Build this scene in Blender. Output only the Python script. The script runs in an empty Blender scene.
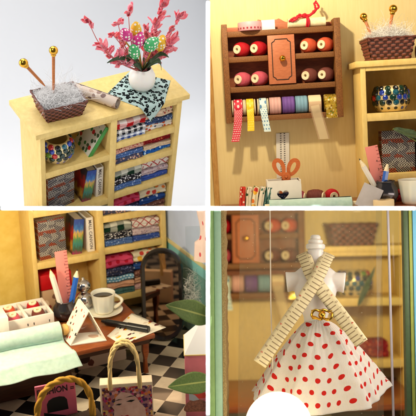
import bpy, bmesh, math, random
from mathutils import Vector, Matrix, noise
sc = bpy.context.scene
COL = sc.collection
PI = math.pi
rad = math.radians

# ------------------------------------------------------------------ camera, world, exposure, lamps
FPX = 208 / math.tan(rad(14))            # focal length in photograph pixels (416 wide)
cam = bpy.data.cameras.new('camera')
cam.sensor_width = 36
cam.lens = 18 / math.tan(rad(14))
cam.clip_start, cam.clip_end = 1, 600
cam.dof.use_dof = True
cam.dof.focus_distance = 56.5
cam.dof.aperture_fstop = 0.16
camo = bpy.data.objects.new('camera', cam)
COL.objects.link(camo)
camo.rotation_euler = (PI / 2, 0, 0)     # at the origin, looking along +Y
sc.camera = camo
sc.view_settings.view_transform = 'Standard'
sc.view_settings.look = 'None'
sc.view_settings.exposure = 0
sc.view_settings.gamma = 1
sc.render.engine = 'CYCLES'
sc.cycles.use_denoising = True
sc.cycles.max_bounces = 8
sc.cycles.caustics_reflective = False
sc.cycles.caustics_refractive = False
sc.cycles.sample_clamp_indirect = 6
w = bpy.data.worlds.new('World')
sc.world = w
w.use_nodes = True
w.node_tree.nodes['Background'].inputs[0].default_value = (0.97, 0.98, 1, 1)
w.node_tree.nodes['Background'].inputs[1].default_value = 0.13


def look(o, loc, tgt):
    o.location = loc
    o.rotation_euler = (Vector(tgt) - Vector(loc)).to_track_quat('-Z', 'Y').to_euler()


def area(name, loc, tgt, sx, sy, power, col=(1, 1, 1), spread=180):
    l = bpy.data.lights.new(name, 'AREA')
    l.shape = 'RECTANGLE'
    l.size, l.size_y, l.energy, l.color, l.spread = sx, sy, power, col, rad(spread)
    o = bpy.data.objects.new(name, l)
    COL.objects.link(o)
    look(o, loc, tgt)
    return o


def spot(name, loc, tgt, ang, power, col=(1, 1, 1), size=0.5, blend=0.15):
    l = bpy.data.lights.new(name, 'SPOT')
    l.energy, l.color, l.spot_size, l.spot_blend, l.shadow_soft_size = power, col, rad(ang), blend, size
    o = bpy.data.objects.new(name, l)
    COL.objects.link(o)
    look(o, loc, tgt)
    return o


HALF, MX, MZ = .112, -.003, -.016        # dividing boards: half thickness and centre
# unseen strip lights, added only to whiten the front edges of the dividing boards
for q in (-1, 1):
    area('divider_edge_fill', (MX, 38, q * 14), (MX, 48, q * 5.6), .16, 9.6, 62, spread=1)
    area('divider_edge_fill', (q * 14, 38, MZ), (q * 5.6, 48, MZ), 9.6, .16, 62, spread=1)
# upper left compartment: big softbox over the front and a second one on the left
area('softbox', (-14, 49, 30), (-6, 57, 3), 26, 16, 6300, (1, .98, .96))
area('softbox', (-34, 50, 12), (-6, 58, 4), 18, 22, 5200, (1, 1, 1))
area('backdrop_fill', (-13, 64, 32), (-8, 84, 2), 26, 12, 1000, (1, 1, 1))  # unseen light added to lift the backdrop
spot('front_fill', (-16, 18, 17), (-6.2, 56, 6.2), 21, 26000, (1, .99, .98), 3, .6)  # added frontal spot, out of view, brightening the shelf fronts
# upper right: one small warm lamp, high in front of the wall
spot('wall_lamp', (1.0, 48.6, 18.5), (9, 58, 6), 130, 11800, (1, .83, .56), .5)
area('wall_fill', (15, 49.5, 16), (9, 60, 3), 8, 5, 750, (1, .84, .6))  # unseen fill added to brighten the bookcase end
# lower left: warm lamp from the upper left, softer top light
spot('desk_lamp', (-17, 50.5, -3.0), (-6, 62, -8), 130, 6600, (1, .83, .55), .8)
area('top_lamp', (-7, 52, -.6), (-6.5, 61, -9), 9, .8, 900, (1, .85, .62))
# lower right: light on the dress from the front right, warm light in the room behind
area('dress_lamp', (17, 49.2, -3), (6, 57, -7), 8, 8, 1750, (1, .9, .78))
spot('room_lamp', (14, 72, -1.5), (9, 110, -14), 120, 27000, (1, .79, .36), 1.5)

# ------------------------------------------------------------------ the frames of the four dioramas
def Rxyz(a):
    return Matrix.Rotation(a[0], 4, 'X') @ Matrix.Rotation(a[1], 4, 'Y') @ Matrix.Rotation(a[2], 4, 'Z')


def frame(a, t, s):
    return Matrix.Scale(s, 4) @ Matrix.Translation(t) @ Rxyz(a)


ya = math.atan2(105, FPX)
pa = math.atan2(105, math.hypot(105, FPX))
PM = {
    'A': frame((.722, .108, .574), (-10.015, 49.76, 4.139), 1.1),
    'B': frame((.117, -.058, -.015), (9.202, 50.432, 8.5), 1.14),
    'C': frame((.308, -.015, .457), (-12.127, 55.27, 2.389), 1.12),
    'D': Matrix.Translation((105 * 57 / FPX, 57, -105 * 57 / FPX)) @ Matrix.Rotation(-ya, 4, 'Z') @ Matrix.Rotation(-pa, 4, 'X'),
    'E': frame((0, -.02, 0), (6.95, 50.5, -2.7), 2.0),
}
PANEL = 'A'


def at(u, v, ax, val, P=None):
    """local point of the current diorama where the sight line of a photograph pixel meets the plane axis = val"""
    Mi = PM[P or PANEL].inverted()
    o = Mi @ Vector((0, 0, 0))
    d = Mi @ Vector(((u - 208) / FPX, 1, (208 - v) / FPX)) - o
    return o + d * ((val - o[ax]) / d[ax])


# ------------------------------------------------------------------ mesh collecting
def smooth(pts, k=6):
    """points of a rounded path through the given ones"""
    P = [Vector(p) for p in pts]
    out = []
    for i in range(len(P) - 1):
        a, b, c, d = P[max(i - 1, 0)], P[i], P[i + 1], P[min(i + 2, len(P) - 1)]
        for j in range(k):
            s = j / k
            out.append(.5 * ((2 * b) + (c - a) * s + (2 * a - 5 * b + 4 * c - d) * s * s + (3 * b - a - 3 * c + d) * s ** 3))
    return out + [P[-1]]


class MB:
    def __init__(s):
        s.v, s.f, s.uv, s.mi = [], [], [], []

    def add(s, vs, fs, uv=None, M=None, mi=0):
        k = len(s.v)
        s.v += [(M @ Vector(p)) if M else Vector(p) for p in vs]
        s.uv += list(uv) if uv else [(p[0], p[2]) for p in vs]
        s.f += [tuple(i + k for i in f) for f in fs]
        s.mi += [mi] * len(fs)
        return s

    def bm(s, b, M=None, mi=0):
        b.verts.index_update()
        return s.add([v.co.copy() for v in b.verts], [[v.index for v in f.verts] for f in b.faces], None, M, mi)

    def box(s, x0, x1, y0, y1, z0, z1, b=.03, M=None, mi=0, seg=2):
        t = bmesh.new()
        bmesh.ops.create_cube(t, size=1)
        for v in t.verts:
            v.co = ((x0 + x1) / 2 + v.co.x * (x1 - x0), (y0 + y1) / 2 + v.co.y * (y1 - y0), (z0 + z1) / 2 + v.co.z * (z1 - z0))
        if b:
            bmesh.ops.bevel(t, geom=t.edges[:], offset=b, segments=seg, profile=.5, affect='EDGES')
        s.bm(t, M, mi)
        t.free()
        return s

    def grid(s, fn, nu, nv, cu=False, cv=False, M=None, mi=0, uvs=(1, 1)):
        vs, uv, fs = [], [], []
        for i in range(nu + 1):
            for j in range(nv + 1):
                u, v = i / nu, j / nv
                vs.append(fn(u, v))
                uv.append((u * uvs[0], v * uvs[1]))
        for i in range(nu):
            for j in range(nv):
                a = i * (nv + 1) + j
                fs.append((a, a + nv + 1, a + nv + 2, a + 1))
        return s.add(vs, fs, uv, M, mi)

    def tube(s, pts, r, n=8, M=None, mi=0, caps=True):
        pts = [Vector(p) for p in pts]
        rs = r if isinstance(r, (list, tuple)) else [r] * len(pts)
        vs, uv, fs = [], [], []
        nrm = None
        ln = 0
        for i, p in enumerate(pts):
            t = (pts[min(i + 1, len(pts) - 1)] - pts[max(i - 1, 0)]).normalized()
            if nrm is None:
                nrm = t.orthogonal().normalized()
            nrm = (nrm - t * nrm.dot(t)).normalized()
            bn = t.cross(nrm)
            if i:
                ln += (p - pts[i - 1]).length
            for k in range(n):
                a = 2 * PI * k / n
                vs.append(p + (nrm * math.cos(a) + bn * math.sin(a)) * rs[i])
                uv.append((ln, k / n))
        for i in range(len(pts) - 1):
            for k in range(n):
                a, b = i * n + k, i * n + (k + 1) % n
                fs.append((a, b, b + n, a + n))
        if caps:
            fs.append(tuple(range(n - 1, -1, -1)))
            fs.append(tuple(range((len(pts) - 1) * n, len(pts) * n)))
        return s.add(vs, fs, uv, M, mi)

    def lathe(s, prof, n=32, M=None, mi=0, sx=1, sy=1):
        """profile of (radius, z) pairs turned round z; u runs round, v along"""
        vs, uv, fs = [], [], []
        for i in range(n + 1):
            a = 2 * PI * i / n
            for j, (r, z) in enumerate(prof):
                vs.append((r * math.cos(a) * sx, r * math.sin(a) * sy, z))
                uv.append((i / n, j / (len(prof) - 1)))
        m = len(prof)
        for i in range(n):
            for j in range(m - 1):
                a = i * m + j
                fs.append((a, a + m, a + m + 1, a + 1))
        return s.add(vs, fs, uv, M, mi)

    def prism(s, poly, y0, y1, M=None, mi=0, b=0):
        """outline in x, z pushed from y0 to y1"""
        t = bmesh.new()
        vs = [t.verts.new((x, y0, z)) for x, z in poly]
        f = t.faces.new(vs)
        r = bmesh.ops.extrude_face_region(t, geom=[f])
        for g in r['geom']:
            if isinstance(g, bmesh.types.BMVert):
                g.co.y = y1
        bmesh.ops.recalc_face_normals(t, faces=t.faces)
        if b:
            es = [e for e in t.edges if abs(e.verts[0].co.y - e.verts[1].co.y) < 1e-6]
            bmesh.ops.bevel(t, geom=es, offset=b, segments=2, profile=.5, affect='EDGES')
        s.bm(t, M, mi)
        t.free()
        return s

    def build(s, name, mat, parent=None, smooth=35, M=None):
        me = bpy.data.meshes.new(name)
        me.from_pydata([tuple(p) for p in s.v], [], s.f)
        l = me.uv_layers.new(name='UVMap')
        for lp in me.loops:
            l.data[lp.index].uv = s.uv[lp.vertex_index]
        for m in (mat if isinstance(mat, (list, tuple)) else [mat]):
            me.materials.append(m)
        me.polygons.foreach_set('material_index', s.mi)
        b = bmesh.new()
        b.from_mesh(me)
        bmesh.ops.remove_doubles(b, verts=b.verts, dist=1e-5)
        bmesh.ops.recalc_face_normals(b, faces=b.faces)
        if smooth:
            for f in b.faces:
                f.smooth = True
            for e in b.edges:
                if len(e.link_faces) == 2 and e.calc_face_angle(0) > rad(smooth):
                    e.smooth = False
        b.to_mesh(me)
        b.free()
        me.update()
        o = bpy.data.objects.new(name, me)
        COL.objects.link(o)
        if parent:
            o.parent = parent
        if M:
            o.matrix_basis = M
        return o


def T(x=0, y=0, z=0):
    return Matrix.Translation((x, y, z))


def RX(a):
    return Matrix.Rotation(rad(a), 4, 'X')


def RY(a):
    return Matrix.Rotation(rad(a), 4, 'Y')


def RZ(a):
    return Matrix.Rotation(rad(a), 4, 'Z')


def along(p, q, up=(0, 0, 1)):
    """matrix whose z axis runs from p to q"""
    z = (Vector(q) - Vector(p)).normalized()
    x = Vector(up).cross(z)
    if x.length < 1e-4:
        x = Vector((1, 0, 0))
    x.normalize()
    y = z.cross(x)
    m = Matrix((x, y, z)).transposed().to_4x4()
    m.translation = p
    return m


WORDS = {'A': 'upper left', 'B': 'upper right', 'C': 'lower left', 'D': 'lower right', 'E': 'lower right'}


ROOTS = []


def tag(o, label, cat, group=None, kind=None, M=None):
    if label:
        o['label'] = label
    if cat:
        o['category'] = cat
    if group:
        o['group'] = group
    if kind:
        o['kind'] = kind
    o.matrix_basis = PM[PANEL] @ (M or Matrix())
    ROOTS.append((o.name, PANEL))
    return o


def thing(name, label, cat, M=None, group=None):
    o = bpy.data.objects.new(name, None)
    o.empty_display_size = .3
    COL.objects.link(o)
    return tag(o, label, cat, group, None, M)


def copy_tree(o, parent=None):
    c = o.copy()
    COL.objects.link(c)
    if parent:
        c.parent = parent
    for ch in list(o.children):
        copy_tree(ch, c)
    return c


# ------------------------------------------------------------------ materials
def S(r, g, b):
    f = lambda c: (c / 255 / 12.92) if c <= 10 else ((c / 255 + .055) / 1.055) ** 2.4
    return (f(r), f(g), f(b), 1)


class NT:
    def __init__(s, m):
        s.t = m.node_tree

    def n(s, typ, ins={}, **kw):
        k = s.t.nodes.new('ShaderNode' + typ)
        for a, b in kw.items():
            setattr(k, a, b)
        for a, b in ins.items():
            if isinstance(b, bpy.types.NodeSocket):
                s.t.links.new(b, k.inputs[a])
            else:
                k.inputs[a].default_value = b
        return k

    def m(s, op, a, b=0.0, c=0.0):
        return s.n('Math', {0: a, 1: b, 2: c}, operation=op).outputs[0]

    def mix(s, f, a, b, bt='MIX'):
        return s.n('Mix', {0: f, 6: a, 7: b}, data_type='RGBA', blend_type=bt).outputs[2]

    def co(s, kind='UV', sc=(1, 1, 1), rot=(0, 0, 0), loc=(0, 0, 0)):
        k = {'UV': 2, 'Object': 3, 'Generated': 0}[kind]
        return s.n('Mapping', {0: s.n('TexCoord').outputs[k], 1: loc, 2: rot, 3: sc if not isinstance(sc, (int, float)) else (sc,) * 3}).outputs[0]

    def xyz(s, v):
        return s.n('SeparateXYZ', {0: v}).outputs

    def ramp(s, f, stops, const=False):
        k = s.n('ValToRGB', {0: f})
        r = k.color_ramp
        r.interpolation = 'CONSTANT' if const else 'LINEAR'
        while len(r.elements) < len(stops):
            r.elements.new(.5)
        for e, (p, c) in zip(r.elements, stops):
            e.position = p
            e.color = c
        return k.outputs[0]

    def noise(s, v, sc=5, det=3, rough=.5, out=0):
        return s.n('TexNoise', {'Vector': v, 'Scale': sc, 'Detail': det, 'Roughness': rough}).outputs[out]

    def less(s, a, b):
        return s.m('LESS_THAN', a, b)


MATS = {}


def mat(name, color, rough=.55, metal=0, bump=None, var=None, spec=.5, coat=0, trans=0, sss=0, ior=1.45, emit=None, alpha=None, weave=None):
    if name in MATS:
        return MATS[name]
    m = bpy.data.materials.new(name)
    m.use_nodes = True
    h = NT(m)
    p = m.node_tree.nodes['Principled BSDF']
    c = color(h) if callable(color) else h.n('RGB').outputs[0]
    if not callable(color):
        c.default_value = color
    if var:
        amt, s = var
        nz = h.noise(h.co('Object', 1), s, 4, .6)
        g = h.n('MapRange', {0: nz, 1: .3, 2: .7, 3: 1 - amt, 4: 1 + amt * .35}).outputs[0]
        c = h.mix(1.0, c, h.n('CombineColor', {0: g, 1: g, 2: g}).outputs[0], 'MULTIPLY')
    m.node_tree.links.new(c, p.inputs['Base Color'])
    p.inputs['Roughness'].default_value = rough
    p.inputs['Metallic'].default_value = metal
    p.inputs['Specular IOR Level'].default_value = spec
    p.inputs['Coat Weight'].default_value = coat
    p.inputs['Transmission Weight'].default_value = trans
    p.inputs['IOR'].default_value = ior
    if alpha:
        p.inputs['Alpha'].default_value = alpha
    if sss:
        p.inputs['Subsurface Weight'].default_value = 1
        p.inputs['Subsurface Radius'].default_value = (sss, sss * .8, sss * .6)
        p.inputs['Subsurface Scale'].default_value = 1
    if emit:
        p.inputs['Emission Color'].default_value = emit[0]
        p.inputs['Emission Strength'].default_value = emit[1]
    hgt = None
    if bump:
        st, s = bump
        hgt = h.noise(h.co('Object', 1), s, 4, .6)
        p.inputs['Normal'].default_value = (0, 0, 0)
        b = h.n('Bump', {'Strength': st, 'Distance': .05, 'Height': hgt})
        m.node_tree.links.new(b.outputs[0], p.inputs['Normal'])
    if weave:
        st, s = weave
        x = h.xyz(h.co('UV', s))
        hg = h.m('ADD', h.m('SINE', h.m('MULTIPLY', x[0], 2 * PI)), h.m('SINE', h.m('MULTIPLY', x[1], 2 * PI)))
        b = h.n('Bump', {'Strength': st, 'Distance': .03, 'Height': hg})
        m.node_tree.links.new(b.outputs[0], p.inputs['Normal'])
    MATS[name] = m
    return m


# pattern builders: each returns a function of the node helper giving a colour socket
def rgb(c):
    return tuple(c) if len(c) == 4 else S(*c)


def gingham(c1, c2, n):
    def f(h):
        x = h.xyz(h.co('UV', n))
        a = h.less(h.m('FRACT', x[0]), .5)
        b = h.less(h.m('FRACT', x[1]), .5)
        return h.mix(h.m('MULTIPLY', h.m('ADD', a, b), .5), rgb(c1), rgb(c2))
    return f


def lattice(bg, c1, n, wd=.16, rot=PI / 4, c2=None):
    def f(h):
        x = h.xyz(h.co('UV', n, (0, 0, rot)))
        a = h.less(h.m('FRACT', x[0]), wd)
        b = h.less(h.m('FRACT', x[1]), wd)
        o = h.mix(a, rgb(bg), rgb(c1))
        return h.mix(b, o, rgb(c2 or c1))
    return f


def floral(bg, cols, s, thr=.35, co='UV', rnd=1.0):
    """blotches of several colours on a ground"""
    def f(h):
        v = h.co(co, s)
        d = h.n('MixRGB', {0: .18, 1: v, 2: h.noise(v, 3, 2, .5, 1)}).outputs[0]
        k = h.n('TexVoronoi', {'Vector': d, 'Scale': 1, 'Randomness': rnd})
        r = h.xyz(k.outputs[1])
        c = h.ramp(r[0], [(i / len(cols), rgb(q)) for i, q in enumerate(cols)], True)
        return h.mix(h.less(k.outputs[0], thr), rgb(bg), c)
    return f


def dots(bg, c, n, r=.25, co='UV', shear=True, rnd=None):
    def f(h):
        if rnd is not None:
            k = h.n('TexVoronoi', {'Vector': h.co(co, n), 'Scale': 1, 'Randomness': rnd})
            return h.mix(h.less(k.outputs[0], r), rgb(bg), rgb(c))
        x = h.xyz(h.co(co, n))
        row = h.m('FLOOR', x[1])
        off = h.m('MULTIPLY', row, .5 if shear else 0)
        a = h.m('SUBTRACT', h.m('FRACT', h.m('ADD', x[0], off)), .5)
        b = h.m('SUBTRACT', h.m('FRACT', x[1]), .5)
        d = h.m('SQRT', h.m('ADD', h.m('MULTIPLY', a, a), h.m('MULTIPLY', b, b)))
        return h.mix(h.less(d, r), rgb(bg), rgb(c))
    return f


def leopard(bg, c, s):
    def f(h):
        v = h.co('UV', s)
        nz = h.noise(v, 1.6, 3, .6)
        k = h.n('TexVoronoi', {'Vector': v, 'Scale': 1, 'Randomness': .85}).outputs[0]
        d = h.m('ADD', k, h.m('MULTIPLY', h.m('SUBTRACT', nz, .5), .6))
        ring = h.m('MULTIPLY', h.m('GREATER_THAN', d, .2), h.less(d, .5))
        inner = h.less(d, .2)
        o = h.mix(inner, rgb(bg), S(120, 150, 140))
        return h.mix(ring, o, rgb(c))
    return f


def stripes(c1, c2, n, w=.5, axis=0, co='UV'):
    def f(h):
        x = h.xyz(h.co(co, n))
        return h.mix(h.less(h.m('FRACT', x[axis]), w), rgb(c1), rgb(c2))
    return f


def grain(c1, c2, sc=(1, 1, 14), s=3, co='Object'):
    def f(h):
        nz = h.noise(h.co(co, sc), s, 5, .65)
        return h.ramp(nz, [(.3, rgb(c1)), (.7, rgb(c2))])
    return f


def mottled(c1, c2, s, lo=.35, hi=.65, co='Object'):
    def f(h):
        return h.ramp(h.noise(h.co(co, 1), s, 4, .6), [(lo, rgb(c1)), (hi, rgb(c2))])
    return f


def text_mesh(txt, size, mb, M, mi=0, depth=.004, align='CENTER', bold=0):
    cu = bpy.data.curves.new('t', 'FONT')
    cu.body, cu.size, cu.align_x, cu.align_y, cu.extrude, cu.offset = txt, size, align, 'CENTER', depth, bold
    cu.resolution_u = 3
    o = bpy.data.objects.new('t', cu)
    COL.objects.link(o)
    dg = bpy.context.evaluated_depsgraph_get()
    me = bpy.data.meshes.new_from_object(o.evaluated_get(dg))
    mb.add([v.co.copy() for v in me.vertices], [tuple(p.vertices) for p in me.polygons], None, M, mi)
    bpy.data.objects.remove(o)
    bpy.data.curves.remove(cu)
    bpy.data.meshes.remove(me)


random.seed(4)
# ------------------------------------------------------------------ shared materials
YEL = mat('pale_yellow_paint', grain((224, 191, 112), (238, 208, 132), (1, 1, .3), 3.2), .5, bump=(.22, 14), var=(.07, 2.5))
GOLD = mat('polished_gold', S(222, 168, 60), .16, 1)
COPPER = mat('copper_wood', grain((176, 96, 40), (214, 130, 62), (1, 1, 6), 4), .45)
FIBRE = mat('silver_fibre', S(234, 232, 230), .45, 0, spec=.6)
CREAM = mat('cream_wood', grain((225, 205, 165), (240, 226, 196), (1, 1, 5), 4), .6)
WHITEP = mat('white_card', S(236, 234, 230), .6, var=(.04, 2))
BLACKP = mat('black_ink', S(22, 20, 20), .5)
REDINK = mat('red_ink', S(200, 40, 34), .5)
GEMBODY = mat('cream_gold_metal', S(232, 212, 160), .35, .45)
GEMS = [mat('gem_' + n, c, .12, .25, coat=.6, spec=.8) for n, c in (
    ('dark_green', S(12, 46, 40)), ('black', S(14, 16, 20)), ('blue', S(30, 60, 170)), ('red', S(190, 24, 30)),
    ('teal', S(20, 96, 118)), ('light_green', S(110, 160, 60)), ('deep_green', S(16, 60, 44)))]
# ------------------------------------------------------------------ builders shared by the dioramas
def bookcase(label, ztop_extra=0, zb=-12.5, M=None):
    t = thing('bookcase', label, 'bookcase', M)
    MB().box(-.3, 10.5, -.1, 3.95, 0, .36, .035).build('top_board', YEL, t)
    MB().box(0, .31, 0, 3.03, zb, -.002, .02).build('side_panel', YEL, t)
    MB().box(9.63, 10, 0, 3.03, zb, -.002, .02).build('side_panel', YEL, t)
    MB().box(4.77, 5.23, .012, 2.95, zb, -.002, .02).build('divider', YEL, t)
    MB().box(.312, 9.628, 2.952, 3.02, zb, -.004, .0).build('back_panel', YEL, t)
    for x0, x1 in ((.312, 4.768), (5.232, 9.628)):
        MB().box(x0, x1, .006, .3, -.25, -.004, .015).build('rail', YEL, t)
    for z in (-2.8, -6.56, -10.3):
        MB().box(.312, 4.768, .006, 2.948, z - .48, z, .02).build('shelf', YEL, t)
    for z in (-2.05, -3.95, -6.33, -10.1):
        MB().box(5.232, 9.628, .006, 2.948, z - .48, z, .02).build('shelf', YEL, t)
    return t


FABRICS = {}


def fabric(key):
    d = {
        'redgingham': gingham((236, 226, 220), (186, 30, 34), 1.0), 'blackcheck': gingham((236, 234, 230), (26, 28, 36), 2.3),
        'bluecheck': gingham((232, 236, 240), (60, 84, 150), 2.3), 'beigefloral': floral((222, 196, 168), [(176, 60, 56), (200, 140, 110), (120, 84, 70), (236, 214, 190)], 6.98, .4),
        'bluepaisley': floral((60, 80, 120), [(150, 170, 205), (200, 205, 220), (40, 52, 88)], 9.3, .35), 'orangefloral': floral((222, 216, 206), [(206, 84, 36), (224, 130, 60), (70, 80, 110), (190, 40, 40)], 4.65, .45),
        'rosefloral': floral((214, 160, 140), [(184, 70, 66), (228, 190, 166), (150, 60, 60), (236, 206, 190)], 7.75, .42), 'denim': floral((76, 104, 156), [(120, 150, 196), (60, 84, 136), (170, 190, 220)], 9, .34),
        'navyfloral': floral((70, 72, 96), [(196, 150, 128), (150, 120, 112), (220, 190, 160)], 6.2, .36), 'redfloral': floral((140, 28, 34), [(206, 120, 70), (110, 20, 30), (190, 50, 50), (60, 50, 70)], 7.75, .4),
        'beige': floral((216, 190, 156), [(196, 160, 124), (230, 210, 180)], 9.3, .3), 'brightblue': floral((36, 96, 176), [(120, 190, 230), (20, 50, 120), (200, 226, 240)], 6.2, .36),
        'greencheck': gingham((214, 214, 200), (22, 52, 36), .95), 'blackfloral': floral((34, 32, 38), [(225, 222, 220), (190, 186, 190), (236, 232, 230)], 8.53, .4),
        'redlattice': lattice((232, 224, 214), (186, 40, 44), 2.2, .16, PI / 4, (170, 60, 60)), 'lilacfloral': floral((196, 176, 180), [(120, 96, 120), (220, 200, 196), (160, 120, 120)], 9.3, .36),
        'navywhite': floral((58, 82, 156), [(180, 190, 220), (60, 80, 160)], 7.75, .3), 'pinkdots': dots((206, 70, 104), (176, 26, 48), 1.6, .24),
        'navydark': floral((44, 48, 76), [(110, 116, 160), (120, 110, 120)], 7.75, .32), 'skydots': dots((110, 160, 190), (226, 236, 240), 4, .26),
        'peach': mottled((206, 150, 116), (222, 172, 140), 12), 'teal': floral((76, 112, 108), [(130, 160, 150), (40, 80, 80)], 9.3, .3),
        'creamflower': floral((232, 220, 188), [(224, 120, 50), (236, 180, 60), (206, 70, 60), (120, 140, 80)], 2.48, .4), 'bluestars': floral((40, 72, 136), [(220, 228, 240), (190, 205, 230)], 4.65, .24),
        'brownfloral': floral((120, 78, 66), [(200, 160, 140), (90, 50, 50)], 7.75, .36), 'palepink': floral((220, 176, 170), [(190, 110, 120), (236, 210, 200)], 7.75, .36),
        'cream': floral((230, 218, 200), [(120, 150, 110), (190, 60, 60), (70, 110, 90)], 4.65, .32), 'redleaf': floral((200, 60, 46), [(236, 214, 190), (236, 226, 206)], 6.2, .34),
        'greenleaf': floral((224, 214, 190), [(40, 80, 50), (60, 100, 60), (190, 60, 50)], 4.03, .36),
    }[key]
    return mat('fabric_' + key, d, .85, spec=.15, weave=(.25, 26))


def folded_cloth(x0, x1, y0, dep, z0, h, key, label, M=None, sag=.04, group=None):
    """one folded length of cloth: rounded fold at the front, loose layers at the ends"""
    w_, sd = x1 - x0, random.random() * 50
    crease = random.uniform(.42, .6)
    nu = 18
    r = h / 2

    L = dep - h
    prof = [(y0 + r + L - L * k / 6, z0 + h, k / 6 * L) for k in range(6)]
    for k in range(17):                                    # front: two rounded folds with a crease between
        a = PI * k / 16
        pin = (.09 + .05 * r) * math.exp(-((a - PI * crease) / .16) ** 2) * (h > .3)
        prof.append((y0 + r - r * .8 * math.sin(a) ** .7 + pin, z0 + r + r * math.cos(a), L + r * a))
    prof += [(y0 + r + L * k / 4, z0, L + PI * r + L * k / 4) for k in range(1, 4)]
    prof += [(y0 + r + L + r * math.sin(a), z0 + r - r * math.cos(a), 2 * L + PI * r + r * a) for a in [PI * k / 5 for k in range(5)]]
    n = len(prof) - 1

    def ring(u):
        pts = []
        x = x0 + w_ * u
        e = 1 - .12 * abs(2 * u - 1) ** 5
        for y, z, q in prof:
            nz = noise.noise(Vector((x * 1.3 + sd, y * 1.1, z * 3)))
            nz2 = noise.noise(Vector((x * 3.3 + sd, y * 3, z * 4 + 9)))
            zz = z0 + (z - z0) * e
            if z > z0 + .02:
                zz += nz * .06 - sag * math.sin(PI * u) * (z - z0) / h
            pts.append((x + .03 * nz2, y + .06 * nz + .05 * nz2 + .05 * math.sin(3 * x + sd) * (z - z0) / h, zz, q))
        return pts
    rings = [ring(i / nu) for i in range(nu + 1)]
    m = MB()
    vs, uv, fs = [], [], []
    for i, rg in enumerate(rings):
        for p in rg:
            vs.append(p[:3])
            uv.append((p[0], p[3]))
    for i in range(nu):
        for k in range(n):
            a = i * (n + 1) + k
            fs.append((a, a + 1, a + n + 2, a + n + 1))
    m.add(vs, fs, uv)
    for rg, sg in ((rings[0], -1), (rings[-1], 1)):       # ends: the layers of the fold drawn as a stepped cap
        c = [(p[0] - sg * .03, p[1], p[2]) for p in rg[:-1]]
        cy = sum(p[1] for p in c) / n
        cz = z0 + h / 2
        inn = [(p[0] - sg * .06, cy + (p[1] - cy) * .9, cz + (p[2] - cz) * .45) for p in c]
        m.add([p[:3] for p in rg[:-1]] + c + inn, [(k, (k + 1) % n, n + (k + 1) % n, n + k) for k in range(n)] +
              [(n + k, n + (k + 1) % n, 2 * n + (k + 1) % n, 2 * n + k) for k in range(n)] + [tuple(range(2 * n, 3 * n))])
    o = m.build('folded_cloth', fabric(key), None, 50)
    return tag(o, label, 'cloth', group, None, M)


def stack(x0, x1, y0, z0, items, where, dep=2.3):
    """items from the bottom up: (fabric, height, description)"""
    z = z0
    for k, (key, h, desc) in enumerate(items):
        j = random.uniform(-.05, .05)
        folded_cloth(x0 + .03 + abs(j) * .5, x1 - .03, y0 + random.uniform(-.03, .06), dep, z, h * .97, key,
                     f'{desc} folded cloth {where}', group='folded cloths on the bookcase shelves')
        z += h


def jewelled_pot(c, label, r=1.06, h=1.55, M=None):
    t = thing('jewelled_pot', label, 'pot', M or T(*c))
    prof = [(0, 0), (.62 * r, 0), (.78 * r, .05), (.93 * r, .25 * h), (r, .5 * h), (.97 * r, .72 * h), (.86 * r, .9 * h), (.74 * r, .985 * h), (.68 * r, h),
            (.62 * r, .98 * h), (.64 * r, .85 * h), (.7 * r, .5 * h), (.6 * r, .1), (0, .08)]
    MB().lathe(prof, 40).build('body', GEMBODY, t, 60)
    protos = [None] * len(GEMS)
    rows = [(.17, .78), (.36, .95), (.55, 1.0), (.74, .955), (.9, .85)]
    for ri, (fz, fr) in enumerate(rows):
        nn = 15 if fr > .9 else 13
        for k in range(nn):
            a = 2 * PI * (k + .5 * (ri % 2)) / nn + random.uniform(-.03, .03)
            gi = random.choice([0, 0, 0, 1, 1, 1, 6, 2, 2, 4, 3, 5, 0])
            if protos[gi] is None:
                g = MB()
                g.lathe([(.185, -.03), (.185, .015), (.14, .075), (.07, .1), (0, .1)], 10)
                protos[gi] = g.build('gem', GEMS[gi], t, 20)
                o = protos[gi]
            else:
                o = protos[gi].copy()
                COL.objects.link(o)
                o.parent = t
            tilt = (fz - .5) * 75
            o.matrix_basis = Matrix.Rotation(a, 4, 'Z') @ T(fr * r, 0, fz * h) @ RY(90 - tilt) @ Matrix.Scale(random.uniform(.9, 1.08) * r / 1.06, 4)
    return t


def rattan(h):
    x = h.xyz(h.co('UV', 1))
    row = h.m('FLOOR', h.m('MULTIPLY', x[1], 7))
    fv = h.m('FRACT', h.m('MULTIPLY', x[1], 7))
    wv = h.m('COSINE', h.m('MULTIPLY', h.m('ADD', h.m('MULTIPLY', x[0], 11), row), PI))
    gap = h.m('GREATER_THAN', h.m('ABSOLUTE', h.m('SUBTRACT', fv, .5)), .4)
    streak = h.noise(h.co('UV', (8, 90, 1)), 1.0, 3)
    c = h.mix(streak, S(84, 40, 32), S(158, 92, 74))
    c = h.mix(h.m('MULTIPLY', h.less(wv, -.25), .72), c, S(40, 20, 18))  # under-strands and row gaps darkened: recess shade put into the colour
    return h.mix(h.m('MULTIPLY', gap, .8), c, S(26, 14, 14))


RATTAN = mat('dark_rattan', rattan, .42, bump=(.3, 20))


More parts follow.
